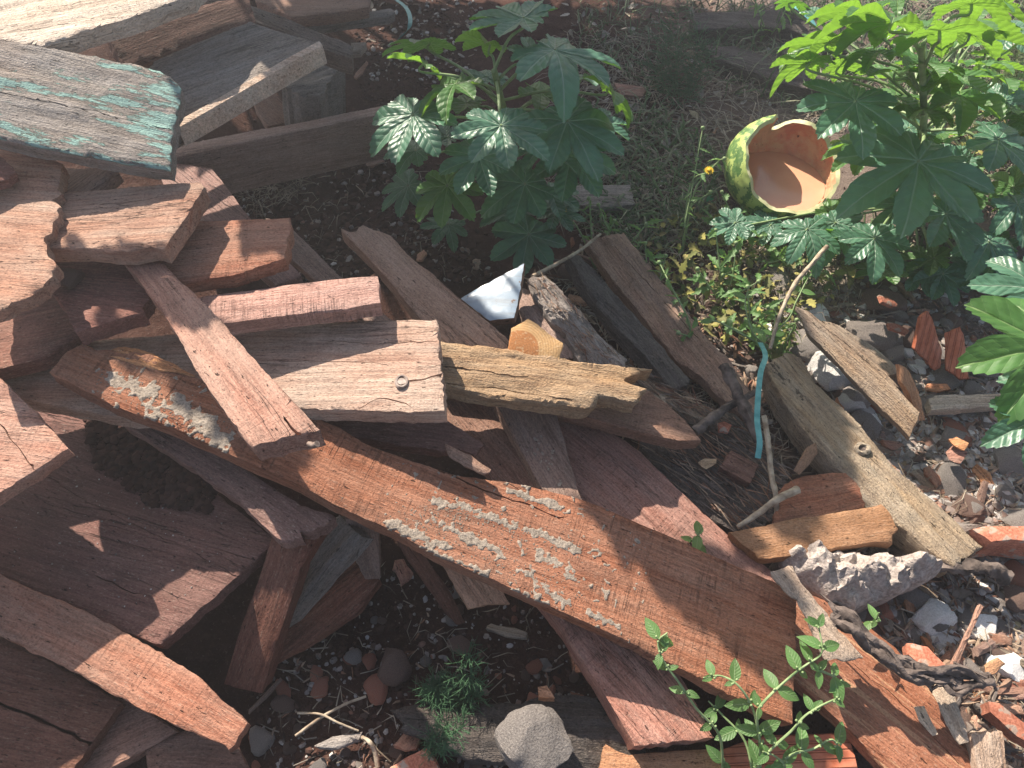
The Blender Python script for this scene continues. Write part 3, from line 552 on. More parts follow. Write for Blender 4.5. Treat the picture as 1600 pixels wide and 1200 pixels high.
# ------------------------------------------------------------------ castor bean leaves
LOBES = [(0, 1.0), (42, .94), (-42, .94), (84, .82), (-84, .82), (124, .62), (-124, .62), (160, .42), (-160, .42)]
def castor_leaf(mb, c, nrm, tip, R, rg, droop=0.25, fold=0.22, lob=None):
    nrm = nrm.normalized(); T = (tip - nrm * tip.dot(nrm)).normalized(); B2 = nrm.cross(T)
    lobes = sorted(LOBES); m = len(lobes); vs = [c]; uv = [(0, 0)]; fs = []
    rings = (.12, .26, .42, .58, .72, .84, .93, 1.0); K = 18; cols = []
    ang = [x[0] for x in lobes]; jit = [rg.uniform(.88, 1.06) for _ in lobes]; cu = [rg.uniform(.3, 1.7) for _ in lobes]; tw = rg.uniform(-.12, .12)
    sin_r = rg.uniform(.44, .54)
    for i in range(m):
        a0 = (ang[i] + (ang[i - 1] if i else ang[-1] - 360)) / 2; a1 = (ang[i] + (ang[(i + 1) % m] if i < m - 1 else ang[0] + 360)) / 2
        L = lobes[i][1] * jit[i]
        for k in range(K):
            t = k / K; th = a0 + (a1 - a0) * t
            u = (th - ang[i]) / ((a1 - ang[i]) if th > ang[i] else (ang[i] - a0))
            s0 = sin_r * (0.5 if abs(th) > 165 else 1)
            r = s0 + (L - s0) * (1 - abs(u)) ** 0.76 * (1 + 0.42 * abs(u))
            r = min(r, L); r *= 1 + (0.022 if k % 2 else -0.016) * (0 if abs(u) < .05 else 1)
            cols.append((th, u, r, i, cu[i]))
    n = len(cols)
    for (th, u, r, i, q) in cols:
        dl = radians(th - ang[i])
        for g in rings:
            rr = r * g; ta = radians(th)
            along = rr * cos(dl); ac = rr * sin(dl)
            z = fold * abs(ac) * (0.6 + along) - droop * q * along * along * (0.4 + 0.6 * along) + tw * rr * sin(ta * 2)
            z += 0.020 * sin(along * 46 - abs(ac) * 50) * min(1, rr * 2) * 0.5 + 0.03 * noise.noise(Vector((cos(ta) * rr * 3, sin(ta) * rr * 3, q * 9)))
            vs.append(c + (T * (rr * cos(ta)) + B2 * (rr * sin(ta)) + nrm * z) * R); uv.append((ac, along))
    G = len(rings)
    for j in range(n):
        j2 = (j + 1) % n; fs.append((0, 1 + j * G, 1 + j2 * G))
        for g in range(G - 1): fs.append((1 + j * G + g, 1 + j * G + g + 1, 1 + j2 * G + g + 1, 1 + j2 * G + g))
    mb.add(vs, fs, uv)
def imgdir(deg):
    """horizontal world direction that points this way in the picture (0 right, 90 down)"""
    return Vector((cos(radians(deg)), -sin(radians(deg)) * 1.15, 0)).normalized()
def castor_plant(name, label, leaves, base_px, stem_top, mats, seed, branch=.010, group=None):
    rg = random.Random(seed); g0 = gat(*base_px); root = empty(name, g0); prop(root, label, 'plant', group)
    top = at(*stem_top); st = MB(); mid = g0.lerp(top, .5) + Vector((.02, .01, 0))
    sc = curve([g0 - Vector((0, 0, .01)), mid, top], 8); st.tube(sc, branch, branch * .6, 8)
    mbs = [MB() for _ in mats]
    for lf in leaves:
        px, py, z, rp, d, tx, ty, k = lf
        c = at(px, py, z); R = rp * 1.08 / pxscale(c)
        nrm = Vector((tx, ty, 1)); castor_leaf(mbs[k], c, nrm, imgdir(d), R, rg, rg.uniform(.05, .45), rg.uniform(.10, .40) + .22 * k)
        # leaf stalk
        fz = (c.z - .04 - g0.z) / max(.05, top.z - g0.z); j = sc[int((len(sc) - 1) * min(1, max(.08, fz + rg.uniform(-.15, .1))))]
        q = c.lerp(j, .5) - Vector((0, 0, -.01 if z > j.z else .03)); nn = nrm.normalized()
        st.tube(curve([c + nn * .002, c - nn * .015, q, j], 5), .0014 + R * .008, .0022 + R * .010, 6)
    st.build('stem', M['stem'], root)
    for mb, mt in zip(mbs, mats):
        if mb.v: mb.build('foliage', M[mt], root, 80, True)
    return root
r_ = rnd.uniform
CEN = [  # px, py, z, radius px, tip direction, tilt x, tilt y, material
 (783, 196, .43, 82, 80, .05, -.10, 0), (886, 189, .38, 90, 60, .15, -.15, 0), (646, 179, .37, 76, 110, -.2, -.1, 0),
 (867, 78, .48, 100, 35, .15, .25, 0), (818, 28, .50, 82, 200, -.1, .2, 0), (699, 290, .27, 62, 100, -.15, -.2, 1),
 (893, 238, .26, 74, 55, .1, -.35, 0), (820, 287, .24, 66, 150, 0, -.3, 0), (826, 366, .12, 62, 100, .1, -.3, 0),
 (712, 132, .40, 68, 150, -.3, .3, 1), (662, 100, .42, 55, 200, .5, .8, 1), (672, 68, .37, 70, 190, .0, .9, 0),
 (766, 70, .44, 52, 180, .3, .9, 1), (948, 138, .40, 66, 40, .9, .7, 1), (638, 290, .15, 48, 150, -.2, -.2, 0),
 (748, 245, .32, 62, 120, -.1, -.2, 0), (846, 145, .34, 66, 10, .2, .3, 1), (800, 330, .12, 50, 120, 0, 0, 0), (730, 160, .30, 50, 190, 0, .3, 1),
 (905, 120, .33, 50, -20, .3, .5, 0), (700, 215, .22, 42, 210, 0, .2, 0), (860, 300, .14, 48, 70, .2, 0, 0)]
for q in [(650, 235, .25, 50, 200), (760, 120, .35, 46, 250), (845, 230, .30, 56, 30), (930, 190, .30, 52, 20), (870, 330, .12, 44, 60), (700, 350, .10, 40, 120), (835, 90, .42, 50, 300)]:
    CEN.append((*q, .1, .1, 0))
CEN = [(a_, b_, c_, d_ * 1.12, e_, f_, g_, h_) for a_, b_, c_, d_, e_, f_, g_, h_ in CEN]
castor_plant('castor_plant', 'broad dark green castor plant growing from the shaded hollow behind the pile', CEN, (792, 330), (772, 110, .42), ['leafA', 'leafB'], 3)
RG = [
 (1435, 252, .34, 135, 110, .0, -.15, 0), (1337, 158, .44, 98, 140, -.1, -.05, 0), (1296, 66, .50, 72, 185, .1, 1.2, 1), (1266, 98, .46, 66, 170, 0, 1.4, 1),
 (1312, 104, .43, 50, 10, .1, 1.2, 1), (1395, 34, .58, 100, 200, .2, .8, 1), (1468, 48, .62, 105, -20, -.1, .9, 1), (1518, 6, .62, 80, -20, .1, .8, 1), (1353, 22, .56, 80, 190, .3, .8, 1),
 (1515, 52, .56, 82, 20, .3, .8, 1), (1500, 150, .42, 78, 60, .1, .2, 1), (1560, 218, .34, 88, 30, .1, .1, 0), (1502, 250, .30, 60, 170, -.2, .1, 0),
 (1367, 372, .18, 66, 100, -.05, -.25, 0), (1478, 334, .22, 80, 80, .1, -.15, 0), (1414, 320, .18, 56, 150, -.1, -.15, 0), (1262, 358, .13, 64, 80, .0, -.1, 0),
 (1150, 348, .10, 46, 160, -.2, -.1, 0), (1545, 378, .16, 66, 80, .1, 0, 0), (1440, 425, .06, 50, 90, 0, -.1, 0),
 (1440, 110, .46, 66, 60, .3, .5, 1), (1400, 150, .40, 62, 170, -.1, .4, 1), (1350, 235, .24, 60, 200, -.2, .1, 1), (1560, 120, .40, 70, 10, .4, .4, 1), (1590, 60, .40, 60, 40, .2, .6, 1),
 (1590, 320, .18, 70, 50, 0, .1, 0), (1300, 330, .10, 46, 40, 0, -.1, 1), (1420, 200, .30, 60, 250, 0, .2, 0), (1520, 300, .20, 56, 210, 0, 0, 1), (1205, 352, .08, 44, 200, 0, 0, 0), (1580, 170, .30, 60, 300, 0, .3, 1)]
_g = random.Random(77)
for q in [(1445, 95, .50, 70, 100), (1400, 110, .46, 64, 150), (1480, 120, .46, 64, 60), (1440, 170, .40, 60, 90), (1370, 80, .50, 56, 170), (1530, 100, .46, 60, 20)]: RG.append((*q, _g.uniform(-.2, .3), _g.uniform(.1, .6), 1))
for _ in range(56):
    px, py = _g.uniform(1240, 1620), _g.uniform(-10, 430)
    if px < 1330 and 110 < py < 340: continue
    if px < 1290 + (py - 340) * .9 and py > 340: continue
    up = max(0, 1 - py / 430); RG.append((px, py, .06 + .42 * up * _g.uniform(.5, 1), _g.uniform(34, 62), _g.uniform(0, 360), _g.uniform(-.4, .4), _g.uniform(-.4, .5) + .5 * up, 1 if _g.random() < .35 + .5 * up else 0))
castor_plant('castor_plant', 'tall castor plant with glowing yellow green leaves beside the watermelon', RG, (1420, 330), (1440, 70, .56), ['leafA', 'leafB'], 5, .009)
EDGE = [(1628, 452, .42, 92, 190, -.1, -.2, 0), (1650, 545, .44, 150, 175, .0, -.1, 1), (1632, 650, .40, 100, 120, -.1, -.2, 0), (1660, 600, .34, 90, 240, 0, 0, 0)]
castor_plant('castor_plant', 'castor leaves reaching in over the rubble at the right edge', EDGE, (1700, 640), (1690, 540, .44), ['leafA', 'leafB'], 9, .010)

# ------------------------------------------------------------------ watermelon
def watermelon():
    R = .130; c = at(1222, 262, .108); root = empty('watermelon_rind', c - Vector((0, 0, .112)))
    prop(root, 'scooped out half watermelon rind holding pinkish juice among the castor leaves', 'watermelon')
    A = Vector((.30, -.38, .87)).normalized(); X = A.cross(Vector((0, 0, 1))).normalized(); Y = A.cross(X)
    def dirv(th, ph): return (X * cos(ph) + Y * sin(ph)) * sin(th) + A * cos(th)
    notch = 0; bd = 1e9
    for i in range(180):
        d = dirv(radians(72), i * pi / 90) * R; d.z *= .84; q = proj(c + d); e_ = (q[0] - 1238) ** 2 + (q[1] - 168) ** 2
        if e_ < bd: bd = e_; notch = i * pi / 90
    def rim(ph):
        d = (ph - notch + pi) % (2 * pi) - pi
        return radians(71) - .16 * cos(ph - notch) + .04 * sin(ph * 2 + 1) + .04 * sin(ph * 5) + .02 * sin(ph * 13) + .008 * noise.noise(Vector((cos(ph) * 9, sin(ph) * 9, 0))) + .75 * exp(-(abs(d) / .20) ** 1.2) 
    NP, NT = 96, 44
    def shell(r, flip, rough):
        vs = []; fs = []
        for j in range(NP):
            ph = 2 * pi * j / NP; t0 = rim(ph)
            for i in range(NT + 1):
                th = t0 + (pi - t0) * (i / NT) ** 1.1
                d = dirv(th, ph); rr = r * (1 + rough * noise.noise(d * 9)+ rough * .5 * noise.noise(d * 30))
                q = d * rr; q.z *= .84; vs.append(c + q)
        for j in range(NP):
            j2 = (j + 1) % NP
            for i in range(NT):
                f = (j * (NT + 1) + i, j2 * (NT + 1) + i, j2 * (NT + 1) + i + 1, j * (NT + 1) + i + 1)
                fs.append(f if flip else f[::-1])
        return vs, fs
    vo, fo = shell(R, False, .012); o = MB(); o.add(vo, fo); o.build('skin', M['melon_skin'], root, 180)
    vi, fi = shell(R * .925, True, .035); o = MB(); o.add(vi, fi); o.build('flesh', M['melon_flesh'], root, 180)
    o = MB(); ring = []
    for j in range(NP): ring += [vo[j * (NT + 1)], vi[j * (NT + 1)]]
    o.add(ring, [(2 * j, 2 * ((j + 1) % NP), 2 * ((j + 1) % NP) + 1, 2 * j + 1) for j in range(NP)]); o.build('rim', M['melon_rim'], root, 180)
    # juice: level surface inside
    lev = -.040; rr = sqrt((R * .915) ** 2 - (lev / .84) ** 2); o = MB(); vs = [c + Vector((0, 0, lev))]; n = 64
    for j in range(n): vs.append(c + Vector((cos(2 * pi * j / n) * rr, sin(2 * pi * j / n) * rr, lev)))
    o.add(vs, [(0, 1 + j, 1 + (j + 1) % n) for j in range(n)]); o.build('juice', M['juice'], root, 180)
b = NB('melon_skin'); P = b.coord()
sx = b.n("ShaderNodeSeparateXYZ", {0: P})
nz = b.noise(P, 14, 4, 0.6)
wv = b.n("ShaderNodeTexWave", {"Vector": P, "Scale": 11.0, "Distortion": 9.0, "Detail": 4.0, "Detail Scale": 3.0, "Detail Roughness": 0.7}, bands_direction='X').outputs[1]
col = b.mix(b.ramp(wv, .42, .62), (0.36, 0.44, 0.13), (0.075, 0.16, 0.045)); col = b.mix(b.math('MULTIPLY', b.ramp(b.noise(P, 90, 4, .7), .5, .65), .5), col, (0.34, 0.42, 0.14))
M['melon_skin'] = b.done(b.bsdf(col, 0.4, b.bump(nz, .0008), 0.5))
b = NB('melon_flesh'); P = b.coord(); n1 = b.noise(P, 16, 5, .65); n2 = b.noise(P, 70, 4, .6)
col = b.mix(b.ramp(n1, .42, .62), (0.62, 0.38, 0.21), (0.60, 0.21, 0.12)); col = b.mix(b.ramp(n2, .66, .70), col, (0.10, 0.05, 0.03))
M['melon_flesh'] = b.done(b.bsdf(col, 0.55, b.bump(n2, .003), 0.4))
M['melon_rim'] = plain('melon_rind_cut', (0.48, 0.50, 0.26), (0.62, 0.58, 0.36), 60, .5)
b = NB('juice'); P = b.coord(); n1 = b.noise(P, 30, 3)
M['juice'] = b.done(b.bsdf(b.mix(n1, (0.60, 0.28, 0.17), (0.66, 0.36, 0.23)), 0.16, b.bump(n1, .0004), 0.5))
watermelon()

# ------------------------------------------------------------------ stones
def rock_verts(rg, sub=2, flat=.6, k=9, rough=.08, elong=1.0):
    bm = bmesh.new(); bmesh.ops.create_icosphere(bm, subdivisions=sub, radius=1)
    pl = [(Vector((rg.gauss(0, 1), rg.gauss(0, 1), rg.gauss(0, 1))).normalized(), rg.uniform(.55, .88)) for _ in range(k)]
    off = rg.uniform(0, 99)
    for v in bm.verts:
        p = v.co.copy()
        for n, d in pl:
            q = p.dot(n)
            if q > d: p -= n * (q - d) * .92
        p *= 1 + rough * noise.noise(p * 2.2 + Vector((off, 0, 0))) + rough * .6 * noise.noise(p * 7 + Vector((off, 0, 0)))
        v.co = Vector((p.x * elong, p.y, p.z * flat))
    bm.verts.ensure_lookup_table(); V = [v.co.copy() for v in bm.verts]; Fc = [tuple(v.index for v in f.verts) for f in bm.faces]; bm.free(); return V, Fc
def rock(name, label, px, py, rp, mat='stone', seed=0, flat=.6, elong=1.0, ang=None, group=None, cat='stone', z=None, sub=3, sink=.3, rough=.10, k=9):
    rg = random.Random(seed * 7 + int(px) * 3 + int(py)); p = gat(px, py) if z is None else at(px, py, z)
    R = rp / pxscale(p); V, Fc = rock_verts(rg, sub, flat, k, rough, elong)
    o = mesh_obj(name, V, Fc, M[mat], None, 32)
    o.location = p + Vector((0, 0, R * flat * (1 - 2 * sink) * .9)); o.scale = (R, R, R)
    o.rotation_euler = (rg.uniform(-.25, .25), rg.uniform(-.25, .25), radians(-ang) if ang is not None else rg.uniform(0, 6.28))
    prop(o, label, cat, group); return o
BIG = [
 ('rock', 'grey craggy concrete rock at the bottom edge on the sunken log', 828, 1172, 62, 'stone', .75, 1.0, None),
 ('rock', 'round pale pebble beside the sunlit lower board end', 408, 1157, 23, 'concrete', .8, 1, None),
 ('rock', 'speckled pinkish stone in the middle of the hollow', 617, 1040, 30, 'brown_stone', .7, 1.1, 80),
 ('rock', 'small orange brown stone touching the grey pebbles in the hollow', 578, 1036, 14, 'brick', .7, 1, None),
 ('rock', 'grey rounded pebble left of the orange brown stone', 552, 1028, 15, 'stone', .7, 1, None),
 ('rock', 'white stone with sharp facets under the split timber', 1305, 590, 34, 'white', .6, 1.25, 40),
 ('rock', 'pale white grey stone touching the driftwood beam', 1275, 565, 26, 'white', .6, 1.1, None),
 ('rock', 'grey oval stone with flat top next to the driftwood beam head', 1258, 545, 30, 'stone', .5, 1.2, 10),
 ('rock', 'round grey cobble between driftwood beam and split timber', 1340, 628, 27, 'stone', .75, 1, None),
 ('rock', 'angular grey concrete lump above the split timber', 1360, 525, 34, 'concrete', .6, 1.2, 25),
 ('rock', 'long thin grey stone leaning beside the angular lump', 1397, 530, 22, 'stone', .5, 1.8, -40),
 ('rock', 'white pebble near the top of the orange sliver', 1413, 553, 14, 'white', .7, 1, None),
 ('rock', 'small bright white stone under the pale stick plank', 1460, 645, 13, 'white', .6, 1, None),
 ('rock', 'whitewashed brick lump with blue white face near the concrete slab', 1452, 965, 32, 'white', .6, 1.05, 20),
 ('rock', 'white chip below the whitewashed brick lump', 1478, 1003, 22, 'white', .35, 1.4, 25),
 ('rock', 'small white stone tucked under the concrete slab', 1418, 928, 12, 'white', .6, 1, None),
 ('rock', 'pale stone lying in the crack of the brown plank', 1047, 545, 14, 'white', .55, 1.4, 20),
 ('rock', 'blue grey pebble left of the teal strap', 1172, 584, 14, 'stone', .6, 1.1, 20),
 ('rock', 'tan stone with flat sunlit face above the red brick shards', 1375, 475, 28, 'brown_stone', .5, 1.3, 30),
 ('rock', 'rounded brown lump on top of the red brick shard', 1485, 507, 17, 'brown_stone', .8, 1, None),
 ('rock', 'orange brick lump at the right edge above the sticks', 1588, 900, 24, 'brick', .7, 1.1, None),
 ('rock', 'broken brick lump with pale dust at the right edge', 1588, 940, 26, 'brown_stone', .6, 1.1, None),
 ('rock', 'large pale stone at the right edge in the rainbow glare', 1585, 725, 30, 'concrete', .6, 1.2, None),
 ('rock', 'pale square stone by the small orange tile chip', 1490, 690, 26, 'concrete', .5, 1.1, None),
 ('rock', 'crumbly brown clod on the dark shaded board', 115, 442, 21, 'brown_stone', .8, 1, None),
 ('rock', 'small dusty cube stone between brown plank and blackened board', 888, 432, 18, 'brown_stone', .8, 1, None),
 ('rock', 'dark round stone in the weeds above the castor plant', 1055, 120, 16, 'brown_stone', .8, 1, None),
 ('rock', 'white shard with blue sheen lying by the red hollow brick', 1577, 812, 20, 'white', .25, 1.5, 30),
 ('rock', 'flat grey stone with dark top in the hollow shade', 718, 1010, 20, 'brown_stone', .5, 1, None),
 ('rock', 'red brick shard lying in the shaded hollow', 590, 1078, 22, 'brick', .5, 1.1, None),
]
for i, (nm, lb, px, py, rp, mt, fl, el, an) in enumerate(BIG):
    z = {'crumbly brown clod on the dark shaded board': .405, 'grey craggy concrete rock at the bottom edge on the sunken log': .085}.get(lb)
    rock(nm, lb, px, py, rp, mt, i, fl, el, an, z=z, sub=4 if rp > 24 else 3, sink=.12 if z else .25)

def inside(px, py, P): return pip(px, py, P)
RUB = [(1190, 480), (1240, 400), (1620, 400), (1620, 1220), (1545, 1215), (1450, 1080), (1300, 940), (1330, 800), (1240, 700), (1190, 600)]
HOL = [(400, 1090), (560, 880), (720, 900), (860, 960), (1000, 1210), (400, 1210)]
protos = {}
n_r = 0
rg = random.Random(11)
kinds = [('stone', 4), ('concrete', 4), ('white', 2), ('brown_stone', 4), ('brick', 1)]
bag = [k for k, n in kinds for _ in range(n)]
LBL = {'stone': 'grey stone lying in the rubble', 'concrete': 'pale concrete fragment lying in the rubble', 'white': 'white plaster pebble lying in the rubble', 'brown_stone': 'brown dusty stone lying in the rubble', 'brick': 'red brick fragment lying in the rubble'}
for k in LBL:
    for q in range(3):
        V, Fc = rock_verts(rg, 3, rg.uniform(.5, .8), 10, .10, rg.uniform(1, 1.5)); me = bpy.data.meshes.new('rubble_stone'); me.from_pydata(V, [], Fc); me.materials.append(M[k])
        me.polygons.foreach_set("use_smooth", [True] * len(me.polygons)); me.set_sharp_from_angle(angle=radians(30)); protos[(k, q)] = me
def scatter(P, n, r0, r1, where, mats):
    xs = [p[0] for p in P]; ys = [p[1] for p in P]; c = 0
    while c < n:
        px, py = rg.uniform(min(xs), max(xs)), rg.uniform(min(ys), max(ys))
        if not inside(px, py, P): continue
        c += 1; k = rg.choice(mats); p = gat(px, py); R = r0 + (r1 - r0) * rg.random() ** 2.2
        o = bpy.data.objects.new('rubble_stone', protos[(k, rg.randrange(3))]); C.objects.link(o)
        o.location = p + Vector((0, 0, R * .12)); o.scale = (R * rg.uniform(.8, 1.2), R, R * rg.uniform(.7, 1)); o.rotation_euler = (rg.uniform(-.4, .4), rg.uniform(-.4, .4), rg.uniform(0, 6.3))
        prop(o, LBL[k].replace('the rubble', where), 'stone', k.replace('_', ' ') + ' pieces in ' + where)
scatter(RUB, 235, .009, .034, 'the sunny rubble on the right', bag)
scatter(HOL, 60, .006, .018, 'the dark hollow below the long board', ['brown_stone', 'brown_stone', 'stone', 'brick'])

def blob_slab(name, label, out, z, H, amp, mat, cat, res=.006, freq=28):
    m = frame((out[0][0], out[0][1], z), (out[len(out) // 2][0], out[len(out) // 2][1], z), 0)
    P = [to_plane(m, *q) for q in out]; P = [(p.x, p.y) for p in P]; ring = []
    for i in range(len(P)):
        a, b2 = P[i], P[(i + 1) % len(P)]; L = sqrt((a[0] - b2[0]) ** 2 + (a[1] - b2[1]) ** 2); k = max(1, int(L / res))
        for j in range(k):
            x, y = a[0] + (b2[0] - a[0]) * j / k, a[1] + (b2[1] - a[1]) * j / k
            ring.append((x + .006 * noise.noise(Vector((x * 60, y * 60, 1))), y + .006 * noise.noise(Vector((x * 60, y * 60, 7)))))
    pts = []; xs = [p[0] for p in ring]; ys = [p[1] for p in ring]; y = min(ys)
    while y < max(ys):
        x = min(xs)
        while x < max(xs):
            X, Y = x + rg.uniform(-.3, .3) * res, y + rg.uniform(-.3, .3) * res; x += res
            if pip(X, Y, ring): pts.append((X, Y))
        y += res
    nr = len(ring); ov, oe, of, orig, _, _ = delaunay_2d_cdt([Vector(p) for p in ring + pts], [(i, (i + 1) % nr) for i in range(nr)], [list(range(nr))], 1, 1e-6)
    V = []; isr = {}
    for i, v in enumerate(ov):
        d = min(segd(v.x, v.y, ring[k], ring[k - 1])[0] for k in range(0, nr))
        zz = H * (1 - exp(-d / .010)) * (.75 + .5 * noise.noise(Vector((v.x * 9, v.y * 9, 3))))
        q = noise.noise(Vector((v.x * freq, v.y * freq, 0))); q2 = noise.noise(Vector((v.x * freq * 2.3, v.y * freq * 2.3, 5)))
        zz += amp * (abs(q) * 1.6 - .4 + q2 * .6 + .35 * noise.noise(Vector((v.x * freq * 6, v.y * freq * 6, 9)))) * min(1, d / .01)
        for k in orig[i]:
            if k < nr: isr[k] = i
        V.append((v.x, v.y, zz))
    Fc = [tuple(f) for f in of]; a, b2, c = [Vector(V[k]) for k in Fc[0][:3]]
    loop = [isr[k] for k in sorted(isr)]; base = len(V); V += [(V[i][0] * .97, V[i][1] * .97, -H * 1.1) for i in loop]; nl = len(loop)
    for i in range(nl): Fc.append((loop[i], loop[(i + 1) % nl], base + (i + 1) % nl, base + i))
    o = mesh_obj(name, V, Fc, M[mat], None, 50, m); bm = bmesh.new(); bm.from_mesh(o.data); bmesh.ops.recalc_face_normals(bm, faces=bm.faces); bm.to_mesh(o.data); bm.free()
    prop(o, label, cat); return o
blob_slab('concrete_chunk', 'long craggy grey concrete chunk beside the particle board piece', [(1215, 868), (1232, 856), (1262, 854), (1290, 866), (1320, 861), (1372, 868), (1430, 870), (1472, 886), (1462, 902), (1425, 915), (1398, 930), (1360, 945), (1335, 952), (1290, 935), (1262, 915), (1230, 893)], .085, .05, .026, 'concrete', 'concrete', .0048, 26)

# ------------------------------------------------------------------ small things of the pile
def rel(name, mb, mat, par, smooth=50):
    o = mb.build(name, mat, None, smooth); attach(o, par); return o
def find(lbl): return next(o for o in C.objects if o.get("label") == lbl)
bpy.context.view_layer.update()
wide = find('wide weathered plank with a square end holding an old nail')
narrow = find('narrow sunlit board crossing over the long board with a nail in its end')
grey = find('grey weathered plank whose sawn rim shines bright in the sun')
drift = find('long greyish driftwood beam with a knot and a sawn end')
M['rust'] = plain('old_nail_metal', (0.12, 0.07, 0.05), (0.35, 0.28, 0.24), 80, .6, spec=.6)
mw = wide.matrix_world
def onp(o, px, py, up=0.0):
    p = to_plane(o.matrix_world, px, py); return o.matrix_world @ Vector((p.x, p.y, up))
n = MB(); c = onp(wide, 628, 598, .003); n.tube([c + Vector((cos(t) * .008, sin(t) * .010, 0)) for t in [i * pi / 8 for i in range(17)]], .0025, .0025, 6); n.tube([c - Vector((0, 0, .002)), c + Vector((0, 0, .001))], .006, .006, 10); rel('nail', n, M['rust'], wide)
n = MB(); n.tube([onp(narrow, 478, 684, -.012), onp(narrow, 487, 690, -.008), onp(narrow, 494, 690, -.004)], .0035, .004, 8); rel('nail', n, M['rust'], narrow)
# pale sawn edge of the grey plank, bevel added to mimic its sunlit rim
e1 = [(277, 199), (330, 169), (400, 128), (450, 99), (503, 70)]
n = MB(); vs = []
for i, (x, y) in enumerate(e1):
    p = onp(grey, x, y, .001); out = Vector((.55, -.83, 0))
    j = .0015 * noise.noise(Vector((i * 2.3, 0, 0)))
    for q in (p - out * .010 + Vector((0, 0, .0015)), p + out * .002 + Vector((0, 0, -.001 + j)), p + out * .006 + Vector((0, 0, -.012)), p + out * .007 + Vector((0, 0, -.033)), p - out * .01 + Vector((0, 0, -.032))): vs.append(q)
fs = [(5 * i + k, 5 * i + (k + 1) % 5, 5 * i + 5 + (k + 1) % 5, 5 * i + 5 + k) for i in range(4) for k in range(5)] + [(0, 1, 2, 3, 4), (24, 23, 22, 21, 20)]
n.add(vs, fs); rel('sunlit_sawn_rim', n, M['pale'], grey, 20)
# knot in the driftwood beam
n = MB(); c = onp(drift, 1347, 702, .002)
n.tube([c + Vector((cos(t) * .011, sin(t) * .009, -.001)) for t in [i * pi / 8 for i in range(17)]], .0042, .0042, 6, .8); rel('knot', n, M['tan'], drift); n = MB(); n.tube([c - Vector((0, 0, .01)), c - Vector((0, 0, .0015))], .008, .008, 12, .5); rel('knot', n, M['bark'], drift)

# mortar crusts on the long board
def crusts(rows, par, name='mortar_crust'):
    n = MB()
    for (pts, cnt, spread, r0, r1) in rows:
        for _ in range(cnt):
            t = rg.random() * (len(pts) - 1); i = int(t); f = t - i
            a, b2 = pts[i], pts[min(i + 1, len(pts) - 1)]
            x = a[0] + (b2[0] - a[0]) * f + rg.gauss(0, spread); y = a[1] + (b2[1] - a[1]) * f + rg.gauss(0, spread * .6)
            R = r0 + (r1 - r0) * rg.random() ** 2; V, Fc = rock_verts(rg, 1, rg.uniform(.25, .7), 4, .5, rg.uniform(1, 1.9))
            if name == 'mortar_crumbs' and not pip(x, y, LONG_PX): continue
            p = onp(par, x, y, R * .15); an = rg.uniform(0, 6.3); ca, sa = cos(an), sin(an)
            n.add([p + Vector((v.x * ca - v.y * sa, v.x * sa + v.y * ca, v.z)) * R for v in V], Fc)
    return rel(name, n, M['mortar'], par, 60)
SPL = dict()
ROWS = [([(678, 783), (745, 800), (800, 820), (850, 838), (905, 860)], 3.2), ([(700, 822), (740, 845), (785, 862)], 4), ([(842, 868), (895, 895)], 5), ([(812, 893), (885, 938)], 4), ([(615, 818), (690, 852)], 6), ([(795, 766), (835, 778), (885, 796)], 5), ([(915, 955), (965, 978)], 3)]
OUT = [(lambda q: (q.x, q.y))(to_plane(LONG.matrix_world, *p)) for p in LONG_PX]
def film(zones, par, amp=.0020, step=.0016, name='mortar_crust'):
    """a thin uneven skin of dried mortar standing on the face of the board"""
    inv = par.matrix_world.inverted(); Z = []
    for pts, spr in zones: Z.append(([(lambda q: (q.x, q.y))(to_plane(par.matrix_world, *p)) for p in pts], spr))
    xs = [p[0] for z in Z for p in z[0]]; ys = [p[1] for z in Z for p in z[0]]
    x0, x1, y0, y1 = min(xs) - .03, max(xs) + .03, min(ys) - .03, max(ys) + .03; nx, ny = int((x1 - x0) / step), int((y1 - y0) / step); V = []; hh = []
    for j in range(ny):
        for i in range(nx):
            x, y = x0 + i * step, y0 + j * step; w = 0
            for pts, spr in Z:
                d = min(segd(x, y, a, b2)[0] for a, b2 in zip(pts, pts[1:])); w = max(w, 1 - d / spr)
            if w <= -.2 or not pip(x, y, OUT): h = -.003
            else:
                n1 = noise.noise(Vector((x * 45, y * 45, 3))); n2 = noise.noise(Vector((x * 130, y * 130, 5))); n3 = noise.noise(Vector((x * 330, y * 330, 8)))
                h = (w * 1.05 + n1 * .75 + n2 * .85 - .40); h = (min(.30, max(0, h)) * .55 + max(0, n3 + n2 * .8) * .9 * max(0, min(1, h * 2))) * amp if h > 0 else -.003
            hh.append(h); V.append((x, y, h))
    use = {}; VV = []; Fc = []
    def idx(k):
        if k not in use: use[k] = len(VV); VV.append(V[k])
        return use[k]
    for j in range(ny - 1):
        for i in range(nx - 1):
            q = (j * nx + i, j * nx + i + 1, (j + 1) * nx + i + 1, (j + 1) * nx + i)
            if max(hh[k] for k in q) > 0: Fc.append(tuple(idx(k) for k in q))
    o = mesh_obj(name, VV, Fc, M['mortar'], None, 180, par.matrix_world); attach(o, par); return o
film([(ROWS[0][0], .010), (ROWS[1][0], .012), (ROWS[2][0], .013), (ROWS[3][0], .011), (ROWS[4][0], .014), (ROWS[5][0], .010), (ROWS[6][0], .008), ([(640, 850), (700, 872), (760, 895)], .007)], LONG)
film([([(180, 590), (215, 612), (245, 605)], .018), ([(272, 632), (300, 650), (345, 690)], .026), ([(225, 632), (262, 655)], .012)], LONG)
